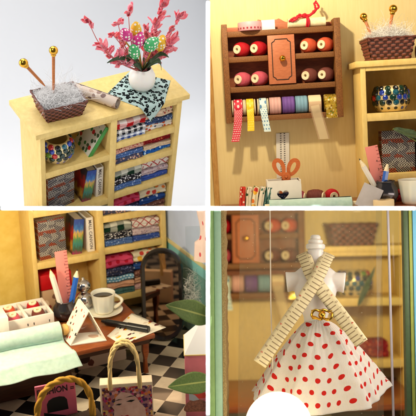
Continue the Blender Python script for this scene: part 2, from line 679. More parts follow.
def basket(M, label, bw=2.45, bd=1.9, tw=3.35, td=2.7, hh=1.2):
    t = thing('woven_basket', label, 'basket', M)
    m = MB()
    rows, cols = 7, 11

    def side(A, B, C_, D):       # bottom A-B, top D-C
        A, B, C_, D = map(Vector, (A, B, C_, D))
        nrm = (B - A).cross(D - A).normalized()

        def fn(u, v):
            p = A.lerp(B, u).lerp(D.lerp(C_, u), v)
            row = min(int(v * rows), rows - 1)
            fv = v * rows - row
            bulge = math.sin(PI * fv) ** .6 if 0 < fv < 1 else 0
            wv = math.cos(PI * u * cols + PI * row)
            return p + nrm * (.06 * bulge * (.4 + .6 * wv))
        m.grid(fn, cols * 5, rows * 6, uvs=(1, 1))
    b = [(-bw / 2, -bd / 2, 0), (bw / 2, -bd / 2, 0), (bw / 2, bd / 2, 0), (-bw / 2, bd / 2, 0)]
    q = [(-tw / 2, -td / 2, hh), (tw / 2, -td / 2, hh), (tw / 2, td / 2, hh), (-tw / 2, td / 2, hh)]
    for i in range(4):
        j = (i + 1) % 4
        side(b[i], b[j], q[j], q[i])
    m.add(b, [(0, 1, 2, 3)], [(0, 0)] * 4)
    ins = [(x * .93, y * .92, z + (.0 if z else .06)) for x, y, z in b + q]
    m.add(ins, [(0, 1, 5, 4), (1, 2, 6, 5), (2, 3, 7, 6), (3, 0, 4, 7), (0, 1, 2, 3)], [(.2, .2)] * 8)
    m.build('wicker_body', RATTAN, t, 60)
    rim = MB()
    for i in range(4):
        a, c = Vector(q[i]), Vector(q[(i + 1) % 4])
        rim.tube([a.lerp(c, k / 10) + Vector((0, 0, .02 * (-1) ** k)) for k in range(11)], .06, 6)
    rim.build('rim', RATTAN, t)
    return t


def fluff(M, label, n=520, rx=1.6, ry=1.35, z0=.75, zh=1.1, r=.0065, spread=1.0):
    m = MB()
    for i in range(n):
        a = random.uniform(0, 2 * PI)
        q = math.sqrt(random.random())
        p = Vector((rx * q * math.cos(a), ry * q * math.sin(a), z0 + random.random() ** 1.3 * zh * (1.15 - .7 * q)))
        d = Vector((random.gauss(0, 1), random.gauss(0, 1), random.gauss(.1, .55))).normalized()
        cv = Vector((random.gauss(0, 1), random.gauss(0, 1), random.gauss(0, .7))) * .55
        pts = []
        L = random.uniform(.4, 1.25) * spread
        out = random.random() < .1
        ph, wob = random.uniform(0, 6), Vector((random.gauss(0, 1), random.gauss(0, 1), random.gauss(0, 1)))
        for k in range(10):
            s = (k / 9 - .35) * L
            pp = p + d * s + cv * s * s * (1.5 if out else 1.9) + wob * math.sin(ph + k * 1.1) * .07
            if not out:
                pp.x = max(-rx * 1.03, min(rx * 1.03, pp.x))
                pp.y = max(-ry * 1.03, min(ry * 1.03, pp.y))
            pp.z = max(pp.z, z0 - .1 if abs(pp.x) < rx * .95 and abs(pp.y) < ry * .95 else z0 + .42)
            pts.append(pp)
        m.tube(pts, r, 3, caps=False)
    o = m.build('fibre_tangle', FIBRE, None, 60)
    return tag(o, label, 'fibre', None, None, M)


def ball_pin(p, q, label, r=.3, group=None):
    """knitting pin from tip p to the ball at q"""
    t = thing('knitting_pin', label, 'knitting pin', along(p, q), group or 'gold headed knitting pins')
    L = (Vector(q) - Vector(p)).length
    MB().tube([(0, 0, 0), (0, 0, .4), (0, 0, L - .1)], [.03, .085, .1], 10).build('needle', COPPER, t)
    b = MB()
    b.lathe([(r * math.sin(PI * k / 14), L + r * -math.cos(PI * k / 14)) for k in range(15)], 24)
    b.lathe([(.13, L - r - .08), (.16, L - r - .04), (.14, L - r + .05)], 16)
    b.build('ball_head', GOLD, t, 80)
    return t


SPINETXT = mat('brown_ink', S(50, 36, 34), .6)
ZIGZAG = mat('zigzag_print', lambda h: (lambda x: h.mix(h.less(h.noise(h.co('UV', (1.1, 1.4, 1)), 1.3, 1), .47),
             h.mix(h.less(h.m('FRACT', h.m('ADD', h.m('MULTIPLY', x[0], 6), h.m('MULTIPLY', h.m('PINGPONG', x[1], .22), 9))), .42),
                   S(24, 22, 24), h.mix(h.less(h.m('FRACT', h.m('MULTIPLY', x[1], 1.1)), .3), S(206, 200, 190), S(190, 84, 44))),
             h.mix(h.less(h.m('FRACT', h.m('ADD', h.m('MULTIPLY', x[0], 7), h.m('MULTIPLY', x[1], 7))), .35), S(26, 26, 34), S(168, 160, 158))))(h.xyz(h.co('UV', 1))), .5)
CROSSP = mat('cross_stitch_print', lambda h: (lambda x: h.mix(h.less(h.m('FRACT', h.m('MULTIPLY', h.m('ADD', x[0], h.m('PINGPONG', x[1], .2)), 7)), .4), S(30, 24, 24), h.mix(h.less(h.m('FRACT', x[1]), .35), S(196, 96, 50), S(210, 180, 150))))(h.xyz(h.co('UV', (1, 2.2, 1)))), .5)
PAGES = mat('page_edges', stripes((226, 214, 190), (190, 176, 150), (1, 24, 24), .5, 1), .8)


def pattern_book(M, label, w_=1.85, d=.55, h_=2.9):
    t = thing('patterned_book', label, 'book', M)
    MB().box(-w_ / 2 + .04, w_ / 2 - .03, .06, d - .06, .04, h_ - .04, 0).build('page_block', PAGES, t)
    m = MB()
    m.box(-w_ / 2, w_ / 2, 0, .05, 0, h_, .012)
    m.box(-w_ / 2, w_ / 2, d - .05, d, 0, h_, .012)
    m.build('cover', ZIGZAG, t)
    MB().box(-w_ / 2 - .03, -w_ / 2 + .035, .004, d - .004, .003, h_ - .003, .015).build('spine', CROSSP, t)
    return t


LANDS = mat('landscape_print', lambda h: (lambda x, nz: h.ramp(h.m('ADD', x[1], h.m('MULTIPLY', h.m('SUBTRACT', nz, .5), .5)),
            [(0, S(150, 40, 90)), (.14, S(70, 90, 60)), (.3, S(60, 130, 120)), (.45, S(90, 140, 80)), (.58, S(214, 170, 70)), (.72, S(60, 120, 180)), (.9, S(40, 70, 150))]))(h.xyz(h.co('UV', 1)), h.noise(h.co('UV', 1), 6, 3)), .4)
SUNSET = mat('sunset_print', lambda h: (lambda x, nz: h.ramp(h.m('ADD', x[1], h.m('MULTIPLY', h.m('SUBTRACT', nz, .5), .7)),
            [(0, S(70, 30, 40)), (.2, S(200, 150, 50)), (.4, S(150, 30, 36)), (.6, S(190, 50, 40)), (.8, S(60, 50, 50))]))(h.xyz(h.co('UV', 1)), h.noise(h.co('UV', 1), 5, 3)), .4)


def norm_uv(m, x=(0, 1), z=(0, 1)):
    m.uv = [((p.x - x[0]) / (x[1] - x[0]), (p.z - z[0]) / (z[1] - z[0])) for p in m.v]
    return m


def norm_uvy(m, y=(0, 1), z=(0, 1)):
    m.uv = [((p.y - y[0]) / (y[1] - y[0]), (p.z - z[0]) / (z[1] - z[0])) for p in m.v]
    return m


def spine_book(M, label, w_, d, h_, spine, cover, text=None, name='book'):
    """book standing on end, spine to the front, covers left and right"""
    t = thing(name, label, 'book', M)
    MB().box(.05, w_ - .05, .05, d - .03, .03, h_ - .03, 0).build('page_block', PAGES, t)
    for x in (0, w_ - .05):
        norm_uvy(MB().box(x, x + .05, 0.02, d, 0, h_, .012), (0, d), (0, h_)).build('cover', cover, t)
    sp = norm_uv(MB().box(-.004, w_ + .004, -.03, .05, .002, h_ - .002, .03), (0, w_), (0, h_)).build('spine', spine, t)
    if text:
        m = MB()
        text_mesh(text, w_ * .62, m, T(w_ / 2, -.034, h_ / 2) @ RX(90) @ RZ(-90), bold=.004)
        m.build('lettering', SPINETXT, sp)
    return t


def pencil(p, q, label, body, tip, r=.15, cat='pencil', name='pencil'):
    t = thing(name, label, cat, along(p, q))
    L = (Vector(q) - Vector(p)).length
    MB().tube([(0, 0, 0), (0, 0, L - .55)], r, 6).build('barrel', body, t, 20)
    MB().lathe([(r * .95, L - .55), (.05, L - .12)], 16).build('sharpened_wood', CREAM, t)
    MB().lathe([(.052, L - .125), (0.0, L)], 12).build('point', tip, t)
    return t


WOODBR = mat('cabinet_wood', grain((110, 52, 28), (154, 82, 46), (1, 1, 6), 3), .5, bump=(.15, 14))
WOODEDGE = mat('charred_plywood_edge', grain((84, 46, 20), (150, 98, 46), (4, 4, 4), 5), .6, bump=(.2, 18))
DOORW = mat('orange_veneer', grain((170, 96, 62), (192, 116, 78), (1, 1, 5), 3), .5)
RIBTX = {}


def thread_mat(key, c):
    return mat('thread_' + key, lambda h: h.mix(h.m('FRACT', h.m('MULTIPLY', h.xyz(h.co('UV', 1))[1], 16)), c, tuple(x * .72 for x in c[:3]) + (1,)), .6, weave=(.5, (1, 16, 1)), spec=.3)


def thread_spool(M, label, m, s=1.0):
    """barrel of thread on a cream core; z runs along its axis, the near end at z = 0"""
    t = thing('thread_spool', label, 'thread spool', M, 'thread spools')
    MB().lathe([(.27 * s, 0.02), (.40 * s, .10 * s), (.47 * s, .35 * s), (.47 * s, .65 * s), (.40 * s, .95 * s), (.27 * s, 1.02 * s)], 28).build('thread', m, t, 70)
    MB().lathe([(.10 * s, .3 * s), (.10 * s, -.04), (.27 * s, -.05), (.285 * s, 0), (.27 * s, .05)], 24).build('core', CREAM, t, 40)
    MB().lathe([(0, .25), (.098 * s, .25)], 12).build('bore', WOODBR, t)
    return t


def ribbon_roll(c, label, wd, m, r=.55, wood=False, tail=None, tmat=None):
    """roll of ribbon lying with its axis along x; tail = list of (x, y, z) centre points of the loose end"""
    t = thing('ribbon_roll', label, 'ribbon', T(*c), 'ribbon rolls in the wall cabinet')
    Mx = RY(90)
    rw = wd * (.72 if wood else 1)
    MB().lathe([(.14, -rw / 2), (r * .93, -rw / 2), (r, -rw / 2 + .04), (r, rw / 2 - .04), (r * .93, rw / 2), (.14, rw / 2)], 36, Mx).build('winding', m, t, 40)
    if wood:
        for sx in (-1, 1):
            MB().lathe([(0, -.04), (r * .9, -.04), (r * .95, 0), (r * .9, .04), (0, .04)], 28, T(sx * (rw / 2 + .07)) @ Mx).build('flange', CREAM, t, 40)
    if tail:
        pts = [Vector(p) for p in tail]
        rr = MB()
        n = len(pts) - 1
        tw = rw * .9

        def fn(u, v):
            k = min(int(v * n), n - 1)
            p = pts[k].lerp(pts[k + 1], v * n - k)
            return p + Vector(((u - .5) * tw, .02 * math.sin(9 * v + 3 * u), 0))
        L = sum((pts[k + 1] - pts[k]).length for k in range(n))
        rr.grid(fn, 6, 28, uvs=(tw, L))
        rr.build('loose_end', tmat or m, t, 80)
    return t


def wall_cabinet(x0, x1, zt, zb, yf, yb, label, door=(0, 0, 0, 0), zs=(0, 0, 0)):
    """zs: top board, middle shelf, lower shelf heights (upper faces)"""
    t = thing('wall_cabinet', label, 'cabinet')
    e = .36
    MB().box(x0, x0 + e, yf - .12, yb, zb, zt, .03).build('side_panel', WOODEDGE, t)
    MB().box(x1 - e * 1.1, x1, yf - .12, yb, zb, zt, .03).build('side_panel', WOODEDGE, t)
    MB().box(x0 + e, x1 - e, yb - .12, yb - .01, zb + .05, zs[0] + .05, 0).build('back_panel', WOODBR, t)
    dx0, dx1, dz0, dz1 = door
    a, b = x0 + e + .003, x1 - e * 1.1 - .003
    for z in (zs[0], zs[2], zb + .38):
        MB().box(a, b, yf, yb - .125, z - .34, z, .03).build('shelf', WOODEDGE, t)
    MB().box(a, dx0 - .003, yf + .05, yb - .125, zs[1] - .34, zs[1], .03).build('shelf', WOODEDGE, t)
    MB().box(dx1 + .003, b, yf + .05, yb - .125, zs[1] - .34, zs[1], .03).build('shelf', WOODEDGE, t)
    d = MB().box(dx0, dx1, yf - .1, yf + .1, dz0, dz1, .025).build('door', DOORW, t)
    MB().box(dx0 + .02, dx0 + .16, yf + .11, yb - .13, dz0, dz1, 0).build('partition', WOODBR, t)
    MB().box(dx1 - .16, dx1 - .02, yf + .11, yb - .13, dz0, dz1, 0).build('partition', WOODBR, t)
    m = MB()                                                # inlaid line with notched corners
    i, n_ = .26, .2
    X0, X1, Z0, Z1 = dx0 + i, dx1 - i, dz0 + i, dz1 - i
    loop = [(X0 + n_, Z0), (X1 - n_, Z0), (X1 - n_ * .8, Z0 + n_ * .55), (X1, Z0 + n_), (X1, Z1 - n_), (X1 - n_ * .8, Z1 - n_ * .55), (X1 - n_, Z1), (X0 + n_, Z1), (X0 + n_ * .8, Z1 - n_ * .55), (X0, Z1 - n_), (X0, Z0 + n_), (X0 + n_ * .8, Z0 + n_ * .55)]
    for k in range(len(loop)):
        p, q = loop[k], loop[(k + 1) % len(loop)]
        m.tube([(p[0], yf - .1, p[1]), (q[0], yf - .1, q[1])], .028, 6)
    m.build('inlay_line', BLACKP, d)
    kz = (dz0 + dz1) / 2 + .05
    kx = (dx0 + dx1) / 2 + .03
    k = MB().lathe([(0, .42)] + [(.2 * math.sin(PI * j / 12), .24 + .2 * math.cos(PI * j / 12)) for j in range(1, 11)] + [(.08, .03), (.12, 0)], 20, T(kx, yf - .1, kz) @ RX(90)).build('knob', GOLD, d, 80)
    # crest above the top board
    cx = (dx0 + dx1) / 2 - .1
    pts = [(a, zs[0])]
    for k in range(41):
        u = k / 40
        x = a + (b - a) * u
        dd = abs(x - cx)
        z = zs[0] + .34
        if dd < 1.35:
            z = zs[0] + .62 + .14 * math.cos(dd / 1.35 * PI * 2.2) * (1 if dd > .1 else .4)
        pts.append((x, z))
    pts.append((b, zs[0]))
    MB().prism(pts, yb - .25, yb - .12, b=.015).build('crest', DOORW, t)
    return t


TAPECO = lambda bg, ink: (lambda h: (lambda x: h.mix(h.m('MULTIPLY', h.less(h.m('FRACT', h.m('MULTIPLY', x[1], 5.2)), .28), h.m('GREATER_THAN', x[0], .42)), rgb(bg), rgb(ink)))(h.xyz(h.co('UV', 1))))
# ------------------------------------------------------------------ added boards: white gaps between the pictures, extended to keep lamp light apart
DIVP = mat('white_gloss_board', S(250, 250, 250), .6)
dv = thing('added_divider', 'white crossed boards added to separate the four pictures', 'divider', PM['A'].inverted())
dv.matrix_basis = Matrix()
ROOTS.pop()                              # the boards are what the rest is trimmed to
for a in ((MX - HALF, MX + HALF, 48, 150, -60, 60), (-60, MX - HALF - .0015, 48, 150, MZ - HALF, MZ + HALF), (MX + HALF + .0015, 60, 48, 150, MZ - HALF, MZ + HALF)):
    MB().box(*a, 0.0).build('divider_board', DIVP, dv, 0)
# ================================================================== UPPER LEFT: bookcase with flowers on a studio sweep
PANEL = 'A'
W = 'in the upper left picture'
SWEEP = mat('studio_paper', S(232, 234, 238), .9, spec=.1)
m = MB()


def sweep(u, v):
    x = -45 + 110 * u
    if v < .6:
        return (x, -20 + v * 62, -12.51)
    a = (v - .6) / .4 * PI / 2
    return (x, 17.2 + 16 * math.sin(a), -12.51 + 16 * (1 - math.cos(a)))


m.grid(sweep, 2, 40)
o = m.build('backdrop', SWEEP)
tag(o, None, None, None, 'structure')
bookcase('pale yellow bookcase with a flower vase on top, on white studio ground')
# --- cloth under the vase
LEO = mat('leopard_cloth', leopard((172, 194, 188), (16, 18, 20), 8.6), .85, spec=.1, weave=(.2, 30))
B_, L_, R_, F_ = Vector((8.2, 3.86)), Vector((5.42, 2.0)), Vector((10.12, 1.78)), Vector((7.55, -1.35))


def cl(u, v):
    p = L_.lerp(B_, v).lerp(F_.lerp(R_, v), u)
    x, y = p
    z = .372 + .012 * noise.noise(Vector((x * 1.5, y * 1.5, 2)))
    ed = -.115
    if y < ed + .06:
        q = ed + .06 - y
        a = min(q / .1, PI / 2)
        x2 = x
        y = ed + .06 - .1 * math.sin(a) - .03 - max(0, q - .157) * .06
        z = .372 - .1 * (1 - math.cos(a)) - max(0, q - .157)
    return (x, y, z)


m = MB()
m.grid(cl, 44, 44, uvs=(1.55, 1.55))
o = m.build('leopard_cloth', LEO, None, 80)
md = o.modifiers.new('thick', 'SOLIDIFY')
md.thickness, md.offset = .02, 1
tag(o, 'teal leopard spotted cloth under the white vase', 'cloth')
# --- vase and flowers
VC = Vector((7.95, 1.85, .4))
VASE = mat('white_porcelain', S(238, 234, 226), .35, bump=(.05, 6), sss=.05)
t = thing('flower_vase', 'round white vase holding pink and dotted flowers', 'vase', T(*VC))
MB().lathe([(0, 0), (.5, 0), (.6, .03), (.8, .28), (.88, .62), (.84, .98), (.68, 1.3), (.58, 1.42), (.57, 1.5), (.53, 1.52), (.5, 1.46), (.55, 1.2), (.7, .7), (.4, .2), (0, .15)], 44).build('body', VASE, t, 70)
MB().lathe([(0, 1.28), (.53, 1.3)], 24).build('soil', mat('dark_moss', S(40, 42, 26), .9, bump=(.6, 12)), t)
STEM = mat('dark_green_leaf', grain((30, 48, 26), (58, 80, 44), (3, 3, 1), 3), .5)
PSTEM = mat('pink_stem', S(196, 110, 104), .6)
PETAL = mat('pink_petal', lambda h: h.ramp(h.noise(h.co('Object', 1), 4, 4, .6), [(.3, S(222, 92, 112)), (.5, S(236, 132, 146)), (.72, S(246, 178, 180))]), .55, sss=.06)
MOUTH = VC + Vector((0, 0, 1.35))


def curve(p, q, bend, n=9):
    p, q = Vector(p), Vector(q)
    return [p.lerp(q, k / n) + Vector(bend) * math.sin(PI * k / n) for k in range(n + 1)]


def leaf_fn(c, d, nrm, L, wd, cup=.25, tipw=.5):
    """leaf surface: base c, direction d, blunt oval outline"""
    d, nrm = d.normalized(), nrm
    s = d.cross(nrm).normalized()
    nn = s.cross(d).normalized()

    def fn(u, v):
        a = 2 * u - 1
        ww = wd * math.sin(PI * min(max(v, .0), 1)) ** tipw * (1 if v < .98 else .3)
        return c + d * (L * v) + s * (a * ww) + nn * (cup * (a * a * wd - .35 * math.sin(PI * v) * L * .5) + .03 * math.sin(7 * v + 3 * a))
    return fn


def sprig(tip, bend, leaves, label, base=None):
    t = thing('pink_sprig', label, 'flower sprig', T(*MOUTH), 'pink flower sprigs in the vase')
    b = Vector(base or (random.uniform(-.25, .25), random.uniform(-.2, .2), -.1))
    pts = curve(b, Vector(tip) - MOUTH, bend)
    MB().tube(pts, [.045 - .025 * k / 9 for k in range(10)], 6).build('stem', PSTEM, t)
    for f, sz, ang in leaves:
        m = MB()
        k = f * 9
        i = min(int(k), 8)
        p = pts[i].lerp(pts[i + 1], k - i)
        ax = (pts[i + 1] - pts[i]).normalized()
        d = (ax * math.cos(rad(ang)) + Vector((math.sin(rad(ang)) * (1 if ang != 0 else 0), random.uniform(-.35, .2), .15))).normalized()
        for q in range(3):                                 # each bloom is three narrow petals
            nr = Vector((random.gauss(0, .6), -1 + .5 * q, random.gauss(.3, .4))).normalized()
            dq = (d + Vector((random.gauss(0, .4), random.gauss(0, .3), random.gauss(0, .35))) * (q > 0)).normalized()
            m.grid(leaf_fn(p + Vector((0, -.02 * q, 0)), dq, nr, sz * random.uniform(.8, 1.1), sz * random.uniform(.2, .32), .5 - .5 * q, .8), 6, 9)
        o = m.build('bloom', PETAL, t, 80)
        md = o.modifiers.new('thick', 'SOLIDIFY')
        md.thickness = .02
    return t


FY = 1.8
AA = lambda u, v, y=FY: at(u / 2, v / 2, 1, y)
sprig(AA(178, 45), (-.55, 0, -.3), [(1, .55, -40), (.93, .7, 10), (.62, .55, -60), (.58, .5, 30), (.45, .6, -50), (.35, .7, 40), (.3, .6, -30)], 'pink sprig arching farthest left over the vase')
sprig(AA(204, 92, 1.5), (-.3, -.2, -.1), [(1, .6, -40), (.9, .75, -10), (.8, .65, 50), (.65, .8, 60), (.55, .6, -50), (.4, .7, 60)], 'low pink sprig with broad petals left of the green pick')
sprig(AA(236, 47), (-.2, .1, 0), [(1, .55, 60), (.98, .5, -60), (.62, .5, -40)], 'pink sprig with a round bloom left of the yellow pick')
sprig(AA(257, 28, 2.1), (-.1, .1, 0), [(1, .75, 5), (.97, .6, -25), (.6, .4, 40)], 'tall pink sprig with one upright bud behind the yellow pick')
sprig(AA(329, 4, 2.2), (-.15, .1, 0), [(1, .8, 5), (.9, .75, 12), (.82, .6, -10), (.74, .8, 20), (.66, .65, -15), (.6, .75, 30), (.52, .6, -20)], 'tallest pink sprig, slender and pointed, right of centre')
sprig(AA(356, 36, 2.0), (.25, 0, -.2), [(1, .7, 50), (.97, .6, -20), (.9, .5, 10)], 'pink sprig bending right with a single wide bloom')
sprig(AA(340, 84, 1.6), (.1, -.1, .1), [(1, .8, 10), (.92, .85, 60), (.86, .7, -30), (.75, .7, 50), (.6, .6, -20)], 'bushy pink sprig on the right behind the large green pick')
sprig(AA(300, 78, 2.3), (.0, .1, 0), [(1, .8, 30), (.95, .8, -40), (.8, .7, 10)], 'short pink sprig hidden between the picks')
for k, (u, v, y) in enumerate(((226, 70, 2.3), (246, 96, 2.4), (292, 60, 2.6), (312, 52, 2.6), (338, 62, 2.4), (232, 118, 1.3), (300, 108, 2.2), (344, 100, 1.9))):
    sprig(AA(u, v, y), (.1 * (-1) ** k, .1, 0), [(1 - .09 * i, random.uniform(.34, .6), random.choice([-50, -25, 20, 45, 60])) for i in range(7)], 'slender pink filler sprig ' + ('at the left behind the magenta pick', 'low at the left behind the green pick', 'upright behind the centre picks', 'upright right of the centre', 'leaning right beneath the wide bloom', 'drooping left over the leopard cloth', 'short, among the stems at the centre', 'low at the right above the long leaf')[k])
sprig(AA(318, 112, 1.7), (.1, -.1, .15), [(1, .75, 30), (.9, .6, 60), (.8, .6, -30)], 'low pink sprig hanging to the right over the rim')


def pick(u, v, y, key, c, label, r=.5, tilt=(0, 0)):
    c0 = AA(u, v, y)
    t = thing('dotted_pick', label, 'flower pick', T(*c0), 'dotted egg shaped picks in the vase')
    mt = mat('dotted_' + key, dots(c, (246, 240, 226), 5.2, .36, 'Object', rnd=.3), .4, bump=(.35, 7))
    m = MB()
    m.lathe([(0, -.56)] + [(r * .9 * (.9 + .16 * math.cos(PI * k / 14)) * math.sin(PI * k / 14), -.56 * math.cos(PI * k / 14)) for k in range(1, 14)] + [(0, .56)], 28, RY(tilt[0]) @ RX(tilt[1]))
    m.build('egg', mt, t, 80)
    MB().tube(curve((0, 0, -.5), MOUTH - c0 + Vector((random.uniform(-.2, .2), 0, -.1)), (.06, 0, 0), 6), .05, 6).build('stem', mat('yellow_straw', S(206, 160, 70), .6), t)


pick(272, 58, 1.75, 'yellow', (232, 178, 36), 'yellow dotted pick at the top of the bunch', .42, (-10, 10))
pick(252, 69, 1.5, 'magenta', (206, 52, 130), 'magenta dotted pick left of the yellow one', .44, (-35, 10))
pick(277, 80, 1.4, 'magenta', (206, 52, 130), 'magenta dotted pick in the centre of the bunch', .46, (20, 0))
pick(268, 103, 1.1, 'green', (64, 166, 96), 'small green dotted pick low on the left', .45, (-15, 10))
pick(303, 88, 1.0, 'green', (64, 166, 96), 'large green dotted pick leaning right in front', .5, (55, 0))
pick(322, 86, 1.6, 'yellow', (232, 178, 36), 'yellow dotted pick half hidden on the right', .42, (15, 0))


def blade(tip, bend, label, wd=.16, y=1.6):
    q = AA(*tip, y)
    pts = curve(MOUTH + Vector((0, 0, -.1)), q, bend, 14)
    m = MB()

    def fn(u, v):
        k = min(int(v * 14), 13)
        p = pts[k].lerp(pts[k + 1], v * 14 - k)
        a = 2 * u - 1
        ww = wd * (math.sin(PI * (v * .93 + .06)) ** .6)
        return p + Vector((a * ww * .3, a * ww * .6, a * ww * .75 - abs(a) * ww * -.25))
    m.grid(fn, 4, 24)
    o = m.build('leaf_blade', STEM, None, 80)
    md = o.modifiers.new('thick', 'SOLIDIFY')
    md.thickness = .02
    tag(o, label, 'leaf', 'dark green leaves in the vase')


blade((214, 126), (-.2, -.2, .75), 'long dark leaf arching left from the vase', .13, 1.0)
blade((252, 112), (-.1, -.3, .5), 'short dark leaf pointing left under the picks', .17, 1.0)
blade((338, 115), (.2, .1, .55), 'long dark leaf arching far right from the vase', .13, 1.0)
blade((323, 140), (.25, -.2, .75), 'dark leaf drooping right over the cloth', .16, 1.1)
blade((300, 124), (.1, -.3, .5), 'dark leaf bending forward over the vase rim', .17, .7)
blade((268, 130), (-.1, -.3, .3), 'small dark leaf on the left rim of the vase', .2, .9)
blade((286, 118), (0, -.2, .3), 'upright dark leaf in front of the stems', .2, 1.1)
# --- paper roll
PRINT = mat('aged_print_paper', floral((206, 188, 170), [(150, 124, 110), (186, 160, 140), (120, 96, 88), (222, 210, 196)], 3, .42), .7)
t = thing('paper_roll', 'rolled aged print paper lying beside the fibre basket', 'paper roll', along((3.55, 3.25, .755), (5.42, .42, .755)))
L = 3.4
m = MB()
m.grid(lambda u, v: (lambda a, r: (r * math.cos(a), r * math.sin(a), v * L))(u * 2 * PI * 3.2, .385 - .028 * (1 - u) * 3.2), 90, 8, uvs=(7, 3.4))
o = m.build('rolled_sheet', PRINT, t, 80)
# --- basket, fibre and pins
BM = T(2.0, 1.62, .365) @ RZ(-3)
basket(BM, 'dark woven basket of silver fibre on the left of the bookcase top', 2.2, 1.75, 2.75, 2.3, 1.1)
fluff(BM, 'silver fibre tangle heaped in the upper left basket', 2300, 1.32, 1.08, .7, 1.0, .0055, 1.15)
p1 = AA(84, 165, 1.6)
ball_pin(AA(90, 172, 1.6), AA(47, 126, 1.6), 'gold headed pin leaning left out of the fibre', .27)
ball_pin(AA(107, 190, 1.7), AA(107, 101, 1.7), 'gold headed pin standing upright in the fibre', .27)
# --- left shelves
jewelled_pot((1.62, 1.2, -2.795), 'jewelled pot on the top left shelf, upper left picture')
GRN = mat('green_cloth_cover', S(64, 140, 62), .5, var=(.15, 6))
COVF = mat('floral_cover', floral((214, 208, 190), [(180, 30, 36), (60, 120, 60), (200, 120, 150), (150, 150, 140), (70, 90, 60)], (3.2, 3.2, 3.2), .4, 'Object'), .5)
t = spine_book(T(3.4, .35, -2.79) @ RY(31), 'green spined book leaning right with floral cover', .27, 2.0, 2.35, GRN, COVF)
pattern_book(T(1.6, .55, -6.555) @ RZ(8), 'zigzag patterned thick book left on the second shelf, upper left picture', 2.0, .6, 2.75)
spine_book(T(3.02, .45, -6.55) @ RY(9), 'landscape book leaning on the second shelf, upper left picture', .68, 1.9, 2.55, LANDS, SUNSET)
spine_book(T(4.1, .5, -6.555), 'white spined book beside the divider, upper left picture', .5, 1.8, 2.5, mat('white_spine', S(226, 220, 210), .5, var=(.06, 4)), WHITEP, 'MALL CANVON')
# --- cloth stacks
r_ = 'right of the divider, upper left picture'
stack(5.25, 7.42, .06, -2.04, [('bluecheck', .40, 'blue white checked'), ('blackcheck', .46, 'black white checked'), ('redgingham', .66, 'red white gingham')], 'under the leopard cloth corner', 2.3)
stack(7.42, 9.58, .22, -2.04, [('orangefloral', .46, 'orange flowered'), ('bluepaisley', .40, 'blue paisley'), ('beigefloral', .66, 'beige red flowered')], 'on the top cloth shelf, upper left picture', 2.2)
stack(5.25, 7.4, .1, -3.945, [('navyfloral', .44, 'navy and pink flowered'), ('denim', .36, 'plain denim blue'), ('rosefloral', .44, 'rose flowered')], 'left on the second cloth shelf, upper left picture', 2.3)
stack(7.4, 9.58, .2, -3.945, [('brightblue', .36, 'bright blue flowered'), ('beige', .38, 'pale beige'), ('redfloral', .5, 'dark red flowered')], 'right on the second cloth shelf, upper left picture', 2.2)
S3L = [('denim', .5, 'denim blue'), ('blackfloral', .5, 'black white flowered'), ('greencheck', .74, 'dark green checked')]
S3R = [('navywhite', .46, 'navy blue'), ('lilacfloral', .5, 'lilac flowered'), ('redlattice', .76, 'red lattice on white')]
S4L = [('teal', .42, 'grey teal'), ('peach', .52, 'plain peach'), ('skydots', .48, 'sky blue dotted'), ('navydark', .6, 'dark navy'), ('pinkdots', .9, 'pink red dotted')]
S4R = [('palepink', .5, 'pale pink flowered'), ('peach', .5, 'peach'), ('brownfloral', .56, 'brown flowered'), ('bluestars', .52, 'blue with white stars'), ('creamflower', .85, 'cream with orange flowers')]
stack(5.25, 7.4, .1, -6.325, S3L, 'left on the third cloth shelf, upper left picture', 2.3)
stack(7.4, 9.58, .2, -6.325, S3R, 'right on the third cloth shelf, upper left picture', 2.2)
stack(5.25, 7.4, .1, -10.095, S4L, 'left on the lowest cloth shelf, upper left picture', 2.3)
stack(7.4, 9.58, .2, -10.095, S4R, 'right on the lowest cloth shelf, upper left picture', 2.2)
# ================================================================== UPPER RIGHT: wall cabinet over the desk
PANEL = 'B'
WALLM = mat('linen_wallpaper', lambda h: h.mix(h.noise(h.co('Object', (1, 1, .08)), 9, 3), S(226, 202, 140), S(240, 220, 166)), .8, weave=None, bump=(.25, 40))


def back_wall(x0, x1, y, z0, z1, label):
    o = MB().box(x0, x1, y, y + .3, z0, z1, 0).build('back_wall', WALLM)
    tag(o, label, 'wall')


back_wall(-12, 16, 3.03, -13, 14, 'beige papered wall behind the hanging cabinet, upper right picture')
o = MB().box(-9.3, -8.95, 2.8, 3.027, -13, 14, .05).build('corner_post', mat('golden_wood', grain((170, 120, 56), (206, 160, 90), (2, 2, .4), 4), .5))
tag(o, 'narrow golden corner strip at the left end of the papered wall', 'trim')
bookcase('pale yellow bookcase carrying a rattan basket, beside the wall cabinet')


def spools_in(P_):
    Q = []
    for u, v, key, c, lab in ((58, 98, 'red', (196, 22, 36), 'red thread spool, left of two'), (92, 97, 'red', (196, 22, 36), 'red thread spool, next to the cabinet door'),
                              (60, 159, 'pink', (214, 92, 112), 'pink thread spool, left of two'), (94, 158, 'pink', (214, 92, 112), 'pink thread spool, next to the cabinet door'),
                              (193, 98, 'orange', (226, 92, 56), 'orange thread spool, left of two'), (227, 96, 'orange', (226, 92, 56), 'orange thread spool, next to the right side panel'),
                              (195, 153, 'brown', (122, 62, 54), 'brown thread spool, left of two'), (228, 150, 'brown', (122, 62, 54), 'brown thread spool, next to the right side panel')):
        p = at(208 + u / 2, v / 2, 1, 1.95, 'B')
        sh = 1.17 if v < 130 else -.7
        thread_spool(T(p.x, p.y, sh + .47) @ RZ(-38) @ RX(-90), lab + P_, thread_mat(key, S(*c)), .98)


